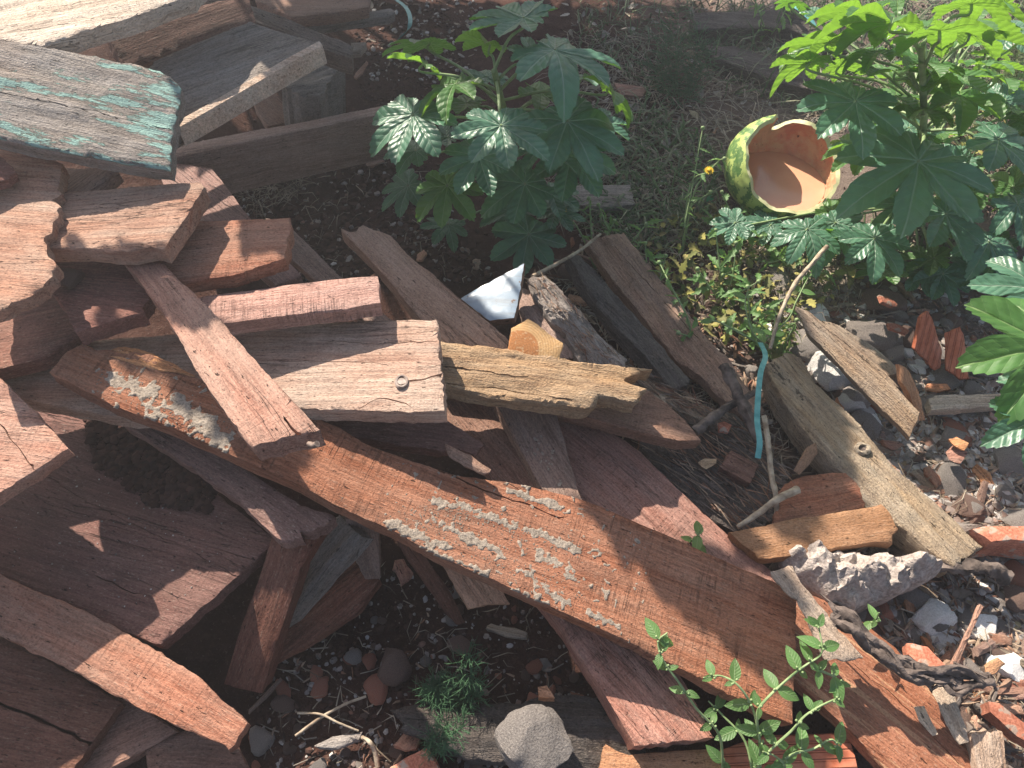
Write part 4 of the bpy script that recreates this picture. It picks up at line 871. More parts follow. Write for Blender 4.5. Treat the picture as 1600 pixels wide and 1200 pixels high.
crusts([([(620, 800), (700, 830), (800, 880), (900, 940)], 420, 22, .0004, .0013), ([(680, 790), (760, 815), (900, 860)], 360, 16, .0004, .0015), ([(150, 590), (250, 630), (350, 680)], 400, 20, .0004, .0014)], LONG, 'mortar_crumbs')
dusty = find('pale dusty brown plank dotted with mortar crumbs')
crusts([([(840, 680), (850, 720), (870, 750)], 22, 9, .0015, .004)], dusty)

# tile with blue white glaze, ringed timber block
M['glaze'] = None
b = NB('blue_white_paint'); P = b.coord(); n1 = b.noise(P, 45, 5, .7)
col = b.mix(b.ramp(n1, .62, .66), b.mix(b.noise(P, 9, 3), (0.17, 0.24, 0.32), (0.30, 0.37, 0.44)), (0.16, 0.10, 0.07)); col = b.mix(b.math('MULTIPLY', b.ramp(b.noise(b.mapv(P, (6, 60, 10)), 1, 5, .7), .5, .7), .6), col, (0.20, 0.19, 0.18)); M['glaze'] = b.done(b.bsdf(col, .35, b.bump(n1, .0005), .5))
M['edge_brown'] = M['brown']
t = board('painted_board', 'small board painted glossy bluish white lying tilted behind the long brown plank', [(720, 466), (742, 452), (780, 432), (819, 411), (812, 455), (803, 496), (785, 498), (765, 500), (745, 486)], (735, 470, .205), (808, 470, .215), 8, .020, 'glaze', cat='board')
t.data.materials.append(M['brown'])
zc = [sum(t.data.vertices[v].co.z for v in p.vertices) / len(p.vertices) for p in t.data.polygons]
for p, z in zip(t.data.polygons, zc): p.material_index = 1 if z < -.0022 else 0
b = NB('growth_rings'); P = b.coord()
sp = b.n("ShaderNodeSeparateXYZ", {0: P}); dx = b.math('ADD', sp.outputs[0], .022); dy = b.math('ADD', sp.outputs[1], .018)
rad = b.math('SQRT', b.math('ADD', b.math('MULTIPLY', dx, dx), b.math('MULTIPLY', dy, dy))); rad = b.math('ADD', rad, b.math('MULTIPLY', b.noise(P, 20, 3), .006))
ringw = b.ramp(b.math('SINE', b.math('MULTIPLY', rad, 1500)), 0.2, 1.0)
col = b.mix(b.ramp(rad, .034, .037), (0.46, 0.20, 0.075), (0.60, 0.37, 0.17)); col = b.mix(b.math('MULTIPLY', ringw, .45), col, (0.34, 0.15, 0.06)); col = b.mix(b.ramp(b.noise(P, 160, 4), .55, .75), col, (0.66, 0.48, 0.28))
M['rings'] = b.done(b.bsdf(col, .8, b.bump(b.noise(P, 300, 3), .0008), .2))
board('timber_block', 'cut orange timber block showing curved growth rings behind the yellow plank', [(800, 512), (826, 498), (852, 516), (880, 536), (874, 562), (812, 552), (796, 548)], (812, 540, .270), (872, 548, .262), 24, .055, 'rings', cat='block')

# sticks, straps, bark
def stick(name, label, pts, r0, r1, mat='twig', cat='stick', rough=.25, sides=8, n=7):
    mb = MB(); mb.tube(curve([at(*p) for p in pts], n), r0, r1, sides, rough); o = mb.build(name, M[mat]); prop(o, label, cat); return o
stick('stick', 'pale bare stick with a dark knot end lying across the forked stem', [(1152, 824, .10), (1185, 802, .11), (1215, 780, .125), (1246, 765, .12)], .004, .0075)
stick('stick', 'upright thin greyish forked stem beside the teal strap', [(1194, 650, .13), (1200, 690, .12), (1205, 740, .11), (1212, 775, .10), (1214, 808, .07)], .005, .0045)
stick('stick', 'thick flaking grey stick leaning behind the teal strap', [(1132, 570, .13), (1148, 605, .125), (1168, 645, .12), (1186, 690, .10)], .010, .011, rough=.6, mat='bark')
stick('stick', 'whitish peeling branch crossing above the rotten beam', [(1084, 676, .125), (1110, 656, .12), (1140, 634, .115), (1182, 612, .11)], .010, .006, rough=.6, mat='bark')
stick('stick', 'grey twig arching over the rotten boards to the weeds', [(832, 432, .19), (870, 412, .16), (905, 392, .14), (938, 366, .12)], .004, .003)
stick('stick', 'dead brown weed stalk rising to the castor leaves', [(1203, 545, .09), (1216, 500, .11), (1238, 450, .13), (1262, 420, .14), (1292, 385, .15)], .0035, .005, rough=.5)
stick('stick', 'long pale straw stalk across the soil in the hollow', [(462, 1150, .02), (500, 1122, .025), (540, 1100, .03), (572, 1088, .03)], .0025, .002)
stick('stick', 'thin crossing stalk over the long pale straw stalk', [(465, 1114, .025), (500, 1116, .03), (530, 1130, .03), (560, 1142, .02)], .002, .0015)
stick('stick', 'curved dry root near the bottom of the hollow', [(590, 1198, .01), (586, 1175, .02), (578, 1160, .03), (566, 1152, .02)], .004, .003)
bp = [(1304, 966, .165), (1325, 972, .17), (1350, 998, .165), (1385, 1022, .16), (1420, 1042, .155), (1455, 1058, .15), (1495, 1060, .15), (1542, 1066, .14)]
mb = MB(); g_ = random.Random(5)
for k in range(11):
    pts = [at(*p) + Vector((g_.gauss(0, .0055), g_.gauss(0, .0065), g_.gauss(0, .005))) for p in bp[(0 if k < 8 else g_.randrange(3)):(8 if k < 6 else g_.randrange(5, 9))]]
    mb.tube(curve(pts, 9), g_.uniform(.0035, .0075), g_.uniform(.002, .006), 9, .9)
for k in range(16):
    p = at(*g_.choice(bp[:1] * 3 + bp)) + Vector((g_.gauss(0, .007), g_.gauss(0, .006), 0)); mb.tube([p, p + Vector((g_.gauss(0, .012), g_.gauss(0, .010), g_.uniform(-.004, .012))), p + Vector((g_.gauss(0, .02), g_.gauss(0, .014), g_.uniform(-.01, .012)))], .0035, .001, 6, .8)
prop(mb.build('bark', M['bark']), 'twisted black bark strip casting shade on the glossy board', 'bark')
stick('bark', 'brown fibrous bark bundle at the right of the concrete chunk', [(1460, 884, .07), (1500, 886, .075), (1545, 888, .075), (1572, 900, .06)], .009, .013, 'bark', 'bark', .9, 10, 8)
def ribbon(name, label, pts, w, cat='strap', mat='strap'):
    P = curve([at(*p) for p in pts], 6); mb = MB(); vs = []; n = len(P)
    for i, p in enumerate(P):
        d = (P[min(i + 1, n - 1)] - P[max(i - 1, 0)]).normalized(); v = (CAM * 0 + Vector((0, .3, 1))); s = d.cross(v).normalized(); nn = s.cross(d).normalized()
        for a, u in ((-1, 0), (1, 0), (1, -1), (-1, -1)): vs.append(p + s * w * a + nn * .0007 * u)
    fs = [(4 * i + k, 4 * i + (k + 1) % 4, 4 * i + 4 + (k + 1) % 4, 4 * i + 4 + k) for i in range(n - 1) for k in range(4)]
    mb.add(vs, fs); o = mb.build(name, M[mat], None, 30); prop(o, label, cat)
ribbon('strap', 'teal plastic strap hanging straight down over the sticks', [(1188, 535, .10), (1196, 556, .14), (1188, 585, .16), (1183, 650, .16), (1187, 690, .155), (1184, 716, .14)], .0048)
ribbon('strap', 'faded teal ribbon curling on the soil at the top edge', [(612, -6, .03), (636, 14, .06), (640, 40, .07), (622, 62, .03)], .006)
ribbon('strap', 'pale blue strap among the dry weeds at the top', [(1220, 4, .06), (1245, 12, .09), (1270, 34, .09), (1290, 62, .05)], .009)
M['cap'] = plain('green_cap_plastic', (0.03, 0.22, 0.09), (0.06, 0.33, 0.14), 20, .35)
mb = MB(); c = gat(1105, 313, .004); mb.tube([c, c + Vector((0, 0, .008))], .0145, .0135, 20); mb.tube([c + Vector((0, 0, .0085)), c + Vector((0, 0, .010))], .0135, .0105, 20); prop(mb.build('bottle_cap', M['cap'], None, 30), 'small green plastic bottle cap lying in the weeds', 'bottle cap')

# hollow bricks
b = NB('ribbed_brick'); P = b.coord(); n1 = b.noise(P, 40, 5, .65); sp = b.n("ShaderNodeSeparateXYZ", {0: P})
rb = b.math('SINE', b.math('MULTIPLY', sp.outputs[1], 520)); col = b.mix(b.ramp(n1, .35, .65), (0.40, 0.115, 0.06), (0.56, 0.20, 0.12)); col = b.mix(b.math('MULTIPLY', b.ramp(b.noise(P, 8, 4), .5, .7), .4), col, (0.52, 0.32, 0.24))
M['ribbed'] = b.done(b.bsdf(col, .85, b.bump(b.math('ADD', b.ramp(rb, -.9, -.4), b.math('MULTIPLY', n1, .3)), .004), .15))
board('brick', 'ribbed red hollow brick under the leafy herb at the bottom edge', [(1120, 1175), (1186, 1150), (1325, 1144), (1336, 1180), (1348, 1235), (1110, 1240)], (1150, 1200, .045), (1330, 1192, .045), 0, .06, 'ribbed', jag=.0008, cat='brick')
board('brick', 'broken red hollow brick with a smooth top at the right edge', [(1520, 826), (1536, 822), (1640, 822), (1640, 850), (1580, 842), (1550, 846), (1540, 838)], (1530, 832, .09), (1630, 832, .09), 0, .07, 'brick', jag=.002, cat='brick')
board('brick_shard', 'bright orange red ribbed brick shard standing in the stones', [(1440, 498), (1452, 488), (1462, 512), (1472, 545), (1470, 575), (1460, 578), (1430, 545)], (1440, 560, .04), (1456, 500, .10), 10, .012, 'ribbed', jag=.003, cat='brick')
board('brick_shard', 'dark red shard behind the bright ribbed brick shard', [(1476, 520), (1500, 510), (1508, 545), (1514, 590), (1500, 592), (1478, 575)], (1485, 580, .03), (1498, 520, .07), -20, .015, 'ribbed', jag=.003, cat='brick')
board('brick_shard', 'small thin red shard above the angular grey lump', [(1388, 502), (1402, 506), (1422, 516), (1418, 520), (1392, 512)], (1390, 506, .06), (1420, 518, .05), 0, .008, 'brick', jag=.002, cat='brick')
board('brick_shard', 'torn red clay sliver near the tan stone', [(1376, 460), (1388, 462), (1404, 474), (1398, 478), (1380, 470)], (1378, 464, .07), (1402, 476, .05), 0, .008, 'brick', jag=.003, cat='brick')
board('brick_shard', 'square corner of a pinkish brick at the bottom edge left of the grey rock', [(664, 1168), (690, 1205), (690, 1230), (590, 1230), (610, 1198)], (610, 1205, .06), (680, 1200, .06), 0, .05, 'brick', jag=.0015, cat='brick')
board('brick_shard', 'red tile fragments under the twisted bark strip', [(1418, 1005), (1450, 1010), (1480, 1040), (1476, 1060), (1440, 1040), (1420, 1022)], (1425, 1012, .06), (1475, 1050, .06), 0, .02, 'brick', jag=.002, cat='brick')
board('brick_shard', 'long red tile piece with slots at the lower right', [(1545, 1096), (1560, 1098), (1640, 1160), (1640, 1180), (1590, 1150), (1548, 1112)], (1550, 1102, .07), (1630, 1165, .07), 0, .025, 'brick', jag=.002, cat='brick')
board('tile_chip', 'small orange tile chip resting on the pale square stone', [(1484, 686), (1496, 682), (1514, 692), (1506, 702), (1494, 696)], (1486, 690, .07), (1510, 694, .07), 0, .006, 'orange', jag=.002, cat='tile')
board('tile_chip', 'pinkish tile chip just below the small orange chip', [(1478, 706), (1492, 694), (1510, 708), (1500, 722), (1484, 716)], (1482, 710, .05), (1506, 710, .06), 10, .008, 'pink', jag=.002, cat='tile')
board('wood_chip', 'yellow wood chip on the blackened beam beside the dark red block', [(1092, 722), (1102, 716), (1120, 716), (1118, 722), (1104, 731)], (1094, 722, .092), (1118, 720, .092), 0, .004, 'yellow', jag=.001, cat='wood chip')
board('wood_chip', 'reddish clay chip lying on the shaded rotten wood', [(1122, 662), (1132, 658), (1143, 664), (1138, 674), (1124, 672)], (1122, 666, .10), (1140, 668, .10), 0, .006, 'brick', jag=.001, cat='clay chip')
board('wood_chip', 'curled brown bark flake above the reddish broken board piece', [(1243, 735), (1262, 700), (1276, 692), (1278, 708), (1262, 730), (1250, 742)], (1250, 738, .10), (1274, 698, .12), 20, .005, 'chip', jag=.003, cat='bark flake')
board('wood_chip', 'pale offcut on the soil right of the narrow grey beam', [(548, 66), (572, 65), (562, 78), (550, 79)], (550, 72, .10), (570, 70, .10), 0, .02, 'tan', cat='wood chip')
board('wood_chip', 'thin pinkish flake standing in the soil behind the beam', [(553, 118), (572, 94), (575, 96), (566, 112), (556, 121)], (555, 116, .06), (573, 96, .06), 0, .006, 'pink', cat='wood chip')
board('wood_chip', 'small sunlit red block in the gap beside the thick red beam', [(841, 1074), (854, 1072), (867, 1090), (843, 1088)], (842, 1080, .10), (862, 1086, .10), 0, .02, 'orange', cat='block')
board('wood_chip', 'ragged grey paper like flake below the twisted bark strip', [(1462, 1065), (1490, 1075), (1500, 1110), (1512, 1158), (1500, 1162), (1478, 1120), (1458, 1085)], (1465, 1075, .11), (1505, 1155, .10), 12, .004, 'pale', disp=.004, jag=.004, cat='bark flake')
board('wood_chip', 'curved beige bark curl lying on the glossy board', [(1430, 1104), (1444, 1106), (1462, 1146), (1458, 1148), (1438, 1126)], (1432, 1106, .10), (1460, 1146, .10), 15, .004, 'pale', disp=.002, jag=.002, cat='bark flake')
board('wood_chip', 'orange yellow splintered chip right of the red lath', [(1542, 1040), (1560, 1028), (1572, 1036), (1556, 1052), (1544, 1054)], (1544, 1046, .08), (1568, 1034, .08), 0, .01, 'orange', disp=.002, jag=.003, cat='wood chip')
board('wood_chip', 'dark grey rotten flake in the soil of the hollow', [(492, 1166), (520, 1150), (565, 1144), (560, 1156), (528, 1168)], (495, 1165, .02), (560, 1150, .02), 0, .008, 'greyw', disp=.003, jag=.004, cat='wood chip')

# ------------------------------------------------------------------ small plants
def ovate(mb, c, nrm, tip, L, wd, fold=.25, droop=.3, serr=0.0):
    nrm = nrm.normalized(); T = (tip - nrm * tip.dot(nrm)).normalized(); B2 = nrm.cross(T); vs = []; uv = []; fs = []; n = 8
    for i in range(n + 1):
        t = i / n; w2 = wd * sin(pi * t ** .8) ** .8 * (1 - .15 * t) if 0 < t < 1 else 0.0
        w2 *= 1 + (serr if i % 2 else -serr)
        for s in (-1, -.5, 0, .5, 1):
            z = fold * abs(s) * w2 - droop * t * t * L * .5
            vs.append(c + T * (t * L) + B2 * (s * w2) + nrm * z); uv.append((s * .22, t))
    for i in range(n):
        for k in range(4): fs.append((i * 5 + k, i * 5 + k + 1, i * 5 + 6 + k, i * 5 + 5 + k))
    mb.add(vs, fs, uv)
def herb(name, label, stems, mat='herb', L=.030, seed=1, cat='plant', r=.0016, gap=1, buds=True):
    rg = random.Random(seed); p0 = at(*stems[0][0]); root = empty(name, p0); prop(root, label, cat)
    st = MB(); lf = MB(); bd = MB()
    for s in stems:
        P = curve([at(*q) + Vector((rg.uniform(-1, 1), rg.uniform(-1, 1), rg.uniform(-1, 1))) * .004 for q in s], 5); st.tube(P, r * 1.3, r * .7, 6); k = 2
        while k < len(P):
            d = (P[min(k + 1, len(P) - 1)] - P[k - 1]).normalized(); a0 = rg.uniform(0, 6.3)
            tipn = k > len(P) - 4
            for j in range(2 if not tipn else 4):
                a = a0 + j * (pi if not tipn else pi / 2) + rg.uniform(-.3, .3); q = d.orthogonal().normalized(); q2 = d.cross(q)
                dv = (q * cos(a) + q2 * sin(a)) + d * (.35 if not tipn else .8); sc = rg.uniform(.45, 1.2) * (1 if not tipn else .6)
                ovate(lf, P[k], Vector((rg.uniform(-.4, .4), rg.uniform(-.5, .2), 1)), dv, L * sc, L * .27 * sc, .2, rg.uniform(.1, .6))
            if buds:
                for _ in range(3):
                    V, Fc = rock_verts(rg, 1, 1, 0, .1); pp = P[k] + Vector((rg.uniform(-1, 1), rg.uniform(-1, 1), rg.uniform(0, 1))) * .004
                    st.add([pp + v * .0019 for v in V], Fc)
            k += rg.choice((4, 5, 6)) if gap == 1 else gap
    st.build('stem', M['stem'], root); lf.build('foliage', M[mat], root, 80, True)
    if bd.v: bd.build('buds', M['bud'], root)
M['bud'] = plain('pale_bud', (0.34, 0.40, 0.22), (0.55, 0.58, 0.40), 90, .6)
herb('leafy_herb', 'light green small leaved herb climbing over the end of the long board', [
 [(1170, 1225, .10), (1200, 1175, .17), (1232, 1146, .20), (1262, 1118, .22), (1290, 1096, .23), (1312, 1092, .22)],
 [(1185, 1215, .10), (1184, 1165, .17), (1178, 1112, .21), (1152, 1068, .23), (1122, 1054, .23), (1100, 1062, .22)],
 [(1184, 1165, .17), (1180, 1112, .21), (1196, 1086, .23), (1232, 1058, .24), (1264, 1044, .25), (1286, 1020, .26), (1282, 982, .27)],
 [(1130, 1225, .06), (1120, 1150, .14), (1092, 1105, .18), (1060, 1066, .22), (1036, 1034, .24), (1024, 1006, .25), (1042, 992, .26)],
 [(1190, 1210, .12), (1235, 1185, .17), (1275, 1168, .18), (1300, 1160, .18), (1322, 1180, .17)],
 [(1264, 1044, .25), (1292, 1056, .24), (1312, 1062, .23), (1316, 1084, .22)],
 [(1180, 1230, .10), (1160, 1160, .12), (1130, 1120, .13), (1110, 1090, .14)],
 [(1200, 1230, .10), (1230, 1205, .15), (1215, 1180, .17), (1190, 1170, .18)]], L=.030, seed=4)
herb('seedling', 'tiny seedling sprouting beside the long board on the lit brown plank', [[(1076, 850, .10), (1090, 836, .14), (1098, 822, .165)]], L=.034, seed=6, buds=True, r=.0012)
herb('seedling', 'tiny green seedling under the concrete chunk', [[(1364, 975, .12), (1366, 966, .15), (1368, 955, .17)]], L=.030, seed=8, r=.0012)
herb('weed', 'pale small leaved weed under the castor plant in the middle rubble', [[(1205, 545, .06), (1180, 520, .10), (1166, 480, .13), (1168, 452, .15)], [(1205, 545, .06), (1150, 520, .10), (1120, 500, .11), (1090, 500, .10)], [(1190, 540, .06), (1230, 500, .11), (1245, 470, .12), (1262, 430, .13)]], 'weedleaf' if 'weedleaf' in M else 'herb', L=.030, seed=12, buds=False)

def spray(name, label, base, tips, mat, seed, blades=26, L=.05, r=.0006, rec=True, cat='plant'):
    """feathery weed: stems with fine needle side shoots"""
    rg = random.Random(seed); p0 = at(*base); root = empty(name, p0); prop(root, label, cat); st = MB(); fo = MB()
    for t in tips:
        P = curve([p0, p0.lerp(at(*t), .5) + Vector((rg.uniform(-.01, .01), 0, .01)), at(*t)], 8); st.tube(P, .0014, .0007, 5)
        for q in P[3:]:
            for _ in range(blades // 6):
                a = rg.uniform(0, 6.3); dv = Vector((cos(a), sin(a), rg.uniform(-.1, .8))).normalized(); l = L * rg.uniform(.4, 1)
                e = q + dv * l; fo.tube([q, q + dv * l * .5 + Vector((0, 0, .002)), e], r, r * .4, 3)
                for _ in range(3):
                    s = q + dv * l * rg.uniform(.3, .9); d2 = (dv + Vector((rg.uniform(-1, 1), rg.uniform(-1, 1), rg.uniform(-.4, .8)))).normalized(); fo.tube([s, s + d2 * l * .4], r * .8, r * .4, 3)
    st.build('stem', M[mat], root, 180); fo.build('foliage', M[mat], root, 180)
spray('feathery_weed', 'fine feathery dill like weed in the hollow, the shorter bushy one', (702, 1110, .01), [(684, 1070, .07), (675, 1078, .06), (695, 1066, .07), (668, 1086, .05)], 'fern', 1, 40, .034)
spray('feathery_weed', 'taller feathery dill like weed beside the bushy one in the hollow', (722, 1125, .01), [(732, 1020, .13), (722, 1050, .09), (745, 1070, .07)], 'fern', 2, 30, .036)
spray('feathery_weed', 'sparse wispy weed over the sunken log', (690, 1180, .06), [(676, 1150, .09), (700, 1130, .10), (725, 1135, .10)], 'fern', 3, 22, .034)
spray('feathery_weed', 'tall hazy feathery weed standing at the top centre', (1062, 180, .0), [(1040, 60, .12), (1090, 50, .13), (1060, 20, .14), (1110, 80, .10), (1020, 100, .08)], 'fern', 4, 34, .07, .0009)
spray('feathery_weed', 'thin grey green weed at the top right behind the castor plant', (1570, 150, .0), [(1590, 60, .2), (1560, 90, .18), (1600, 20, .2)], 'weed', 5, 26, .06, .0009)

# spiny thistle like weeds in the light, each its own plant
def thistle(label, base, tips, seed, L=.035, flower=None):
    rg = random.Random(seed); p0 = at(*base); root = empty('thistle_weed', p0); prop(root, label, 'weed', None); st = MB(); lf = MB(); bd = MB()
    for t in tips:
        P = curve([p0] + [at(*q) for q in t], 6); st.tube(P, .0024, .0012, 6)
        for i, q in enumerate(P[2:]):
            if rg.random() < .75:
                a = rg.uniform(0, 6.3); dv = Vector((cos(a), sin(a), rg.uniform(-.2, .7)))
                ovate(lf, q, Vector((rg.uniform(-.8, .8), rg.uniform(-.8, .8), 1)), dv, L * rg.uniform(.4, 1.1), L * rg.uniform(.08, .18), .5, rg.uniform(0, 1.2), .35)
        V, Fc = rock_verts(rg, 1, 1.2, 0, .1); st.add([P[-1] + v * .005 for v in V], Fc)
    st.build('stem', M['stem'], root); lf.build('foliage', M['herb'], root, 80, True)
    if flower:
        fl = MB(); c = at(*flower)
        for k in range(14):
            a = 2 * pi * k / 14; ovate(fl, c, Vector((0, -.3, 1)), Vector((cos(a), sin(a), .2)), .011, .0022, 0, 0)
        V, Fc = rock_verts(rg, 2, .6, 0, .2); fl.add([c + Vector((0, 0, .001)) + v * .005 for v in V], Fc)
        fl.build('flower', M['petal'], root)
M['petal'] = plain('yellow_petals', (0.60, 0.36, 0.02), (0.75, 0.52, 0.03), 60, .6, tr=.2)
thistle('tall weed with one yellow flower standing left of the watermelon', (1066, 400, .0), [[(1070, 350, .07), (1082, 290, .12), (1098, 200, .20)], [(1078, 290, .12), (1108, 268, .17)], [(1085, 300, .10), (1120, 255, .16), (1132, 248, .18)], [(1075, 330, .08), (1110, 300, .12)]], 21, .028, (1108, 266, .18))
thistle('thin weed with a tiny yellow flower at the foot of the shaded castor plant', (930, 420, .0), [[(905, 360, .07), (878, 330, .12)], [(925, 380, .05), (922, 330, .10), (920, 310, .12)], [(940, 385, .05), (960, 345, .08)]], 22, .022, (878, 328, .13))
thistle('spiny weed with curled yellow green leaves below the white painted board', (1015, 470, .0), [[(1012, 430, .05), (1008, 380, .10)], [(1030, 440, .06), (1040, 400, .10)], [(1040, 470, .06), (1060, 510, .06)]], 23, .042)
thistle('bushy spiny weed catching the sun right of the crossed leaf shadows', (1130, 470, .0), [[(1125, 420, .06), (1118, 360, .12)], [(1145, 430, .06), (1150, 380, .11)], [(1110, 450, .05), (1090, 420, .08)], [(1150, 460, .05), (1185, 440, .08)]], 24, .045)
thistle('upright pale spiny weed next to the dead brown stalk', (1180, 540, .0), [[(1172, 500, .06), (1168, 448, .12)], [(1190, 510, .05), (1200, 480, .09)], [(1160, 520, .04), (1130, 505, .05)]], 25, .042)
thistle('low spiny weed sprawling under the watermelon', (1160, 400, .0), [[(1130, 370, .05), (1110, 340, .07)], [(1175, 385, .05), (1190, 370, .08)], [(1200, 410, .04), (1235, 400, .06)], [(1150, 420, .05), (1130, 430, .06)]], 26, .045)
thistle('dry spiny weed between castor plant and rubble', (1240, 430, .0), [[(1250, 400, .05), (1262, 380, .08)], [(1225, 410, .05), (1210, 390, .07)], [(1265, 430, .04), (1290, 425, .06)]], 27, .04)
thistle('small curly weed in front of the dark half buried beam', (1545, 180, .1), [[(1560, 130, .2), (1545, 90, .26)], [(1580, 150, .18), (1596, 100, .24)]], 28, .05)
thistle('leggy weed leaning over the brown plank with crossed shadows', (1085, 560, .0), [[(1075, 500, .09), (1050, 450, .12), (1030, 410, .13)], [(1080, 530, .06), (1060, 520, .08)]], 29, .03)
thistle('weed clump at the head of the driftwood beam', (1215, 560, .0), [[(1200, 520, .06), (1180, 500, .09)], [(1230, 530, .05), (1245, 500, .08)], [(1210, 530, .05), (1212, 480, .09)]], 30, .035)
thistle('weed with broad pale leaves right of the yellow flower stem', (1150, 365, .0), [[(1140, 330, .06), (1128, 300, .10)], [(1165, 345, .05), (1180, 325, .07)]], 31, .05)
thistle('scraggly weed in the shade above the blackened board', (960, 400, .0), [[(950, 360, .06), (935, 320, .09)], [(985, 380, .05), (1010, 350, .08)]], 32, .035)
thistle('grassy weed clump at the very top beside the pale blue strap', (1200, 60, .0), [[(1190, 30, .08), (1180, 0, .12)], [(1215, 40, .08), (1230, 10, .12)]], 33, .05)
thistle('tangled weed at the far right behind the bright leaves', (1590, 230, .1), [[(1570, 180, .2), (1575, 140, .24)], [(1600, 200, .2), (1610, 150, .24)]], 34, .05)
# ------------------------------------------------------------------ stuff nobody could count
def region_pts(P, n, rg):
    xs = [p[0] for p in P]; ys = [p[1] for p in P]; c = 0
    while c < n:
        px, py = rg.uniform(min(xs), max(xs)), rg.uniform(min(ys), max(ys))
        if pip(px, py, P): c += 1; yield px, py
def low_rock(rg):
    V, Fc = rock_verts(rg, 1, rg.uniform(.45, .9), 5, .12, rg.uniform(1, 1.5)); return V, Fc
lows = [low_rock(rg) for _ in range(24)]
def pebbles(name, label, sets, mat, cat):
    mb = MB(); g = random.Random(31)
    for P, n, r0, r1, pw in sets:
        for px, py in region_pts(P, n, g):
            p = gat(px, py); R = r0 + (r1 - r0) * g.random() ** pw; V, Fc = g.choice(lows); a = g.uniform(0, 6.3); ca, sa = cos(a) * R, sin(a) * R
            tz = g.uniform(-.4, .4)
            mb.add([(p.x + v.x * ca - v.y * sa, p.y + v.x * sa + v.y * ca, p.z + R * .3 + v.z * R + v.x * R * tz) for v in V], Fc)
    o = mb.build(name, M[mat], None, 35); prop(o, label, cat, kind='stuff')
ALLG = [(300, -20), (1650, -20), (1650, 1230), (400, 1230), (380, 1000), (560, 860), (300, 500), (250, 200)]
GRAV = [(1320, 600), (1640, 560), (1640, 1000), (1560, 900), (1420, 760)]
pebbles('gravel', 'loose pale gravel and rubble crumbs between the stones', [([(300, 240), (620, 200), (780, 440), (620, 440), (470, 440)], 500, .0015, .009, 2.4), ([(540, 0), (760, 0), (740, 140), (580, 130)], 260, .002, .009, 2), (RUB, 3200, .0025, .012, 2.2), (GRAV, 1300, .003, .011, 1.5), ([(1340, 650), (1420, 690), (1430, 780), (1350, 720)], 260, .004, .013, 1.3), (HOL, 500, .0015, .006, 2.0), ([(880, 330), (1240, 420), (1240, 700), (1000, 600)], 700, .002, .008, 2)], 'gravel', 'gravel')
pebbles('soil_crumbs', 'dark reddish crumbs of soil over the ground', [(ALLG, 5200, .0015, .007, 2.4), (HOL, 1500, .001, .006, 2), ([(540, 0), (700, 0), (760, 250), (560, 150)], 1500, .0015, .006, 2), ([(300, 240), (620, 200), (780, 440), (620, 440), (470, 440)], 2600, .002, .012, 2.4)], 'crumb', 'soil')
def blades(name, label, sets, mat, cat):
    mb = MB(); g = random.Random(41)
    for P, n, l0, l1, w2, lift, bend in sets:
        for px, py in region_pts(P, n, g):
            p = gat(px, py, .002 + g.random() * .008); a = g.uniform(0, 6.3); l = g.uniform(l0, l1); d = Vector((cos(a), sin(a), g.uniform(-.05, lift)))
            s = Vector((-sin(a), cos(a), g.uniform(-.6, .6))).normalized() * w2 * g.uniform(.6, 1.4); m1 = p + d * l * .5 + Vector((g.uniform(-bend, bend), g.uniform(-bend, bend), bend * .6)) * l; e = p + d * l + Vector((0, 0, -bend * l * .4))
            up = Vector((0, 0, w2 * .7))
            mb.add([p - s, p + s, m1 - s, m1 + s, e, m1 + up, p + up], [(0, 1, 3, 2), (2, 3, 4), (0, 2, 5, 6), (1, 6, 5, 3), (2, 4, 5), (3, 5, 4), (0, 6, 1)])
    o = mb.build(name, M[mat], None, 0); prop(o, label, cat, kind='stuff')
STR = [(860, 60), (1240, 40), (1300, 200), (1120, 360), (1000, 400), (860, 330)]
NEST = [(350, 250), (400, 235), (480, 260), (470, 300), (420, 330), (360, 300)]
blades('dry_straw', 'dry straw and dead stalks strewn over the shaded soil', [([(1250, -20), (1640, -20), (1640, 380), (1260, 180)], 900, .03, .10, .0012, .4, .3), ([(1000, 330), (1250, 330), (1250, 560), (1020, 480)], 500, .02, .07, .0011, .5, .3), (STR, 2600, .02, .11, .0011, .18, .2), (NEST, 420, .02, .07, .0009, .5, .3), ([(860, 430), (1000, 430), (1150, 640), (1000, 600)], 420, .02, .07, .0010, .2, .2), (HOL, 160, .01, .05, .0008, .1, .2), (RUB, 700, .015, .07, .0009, .2, .3), ([(300, 240), (620, 200), (780, 440), (620, 440), (470, 440)], 220, .015, .06, .0009, .2, .3), ([(1000, 600), (1230, 640), (1220, 820), (1080, 780)], 420, .02, .08, .0010, .6, .3), ([(1180, 380), (1340, 380), (1320, 480), (1200, 470)], 320, .02, .06, .0014, .6, .4)], 'straw', 'straw')
blades('wood_splinters', 'splinters and chips of wood scattered around the pile', [([(815, 430), (1000, 370), (1240, 640), (1230, 830), (1120, 800), (1000, 700)], 620, .015, .07, .0026, .25, .12), (RUB, 1400, .006, .032, .0024, .15, .1), ([(1430, 1030), (1640, 1000), (1640, 1220), (1560, 1200)], 520, .010, .05, .004, .3, .15), (STR, 220, .01, .04, .003, .1, .1), (HOL, 90, .008, .02, .0015, .1, .1)], 'bits', 'wood chips')
GR = [(880, 190), (1010, 170), (1130, 240), (1100, 370), (990, 400), (900, 340)]
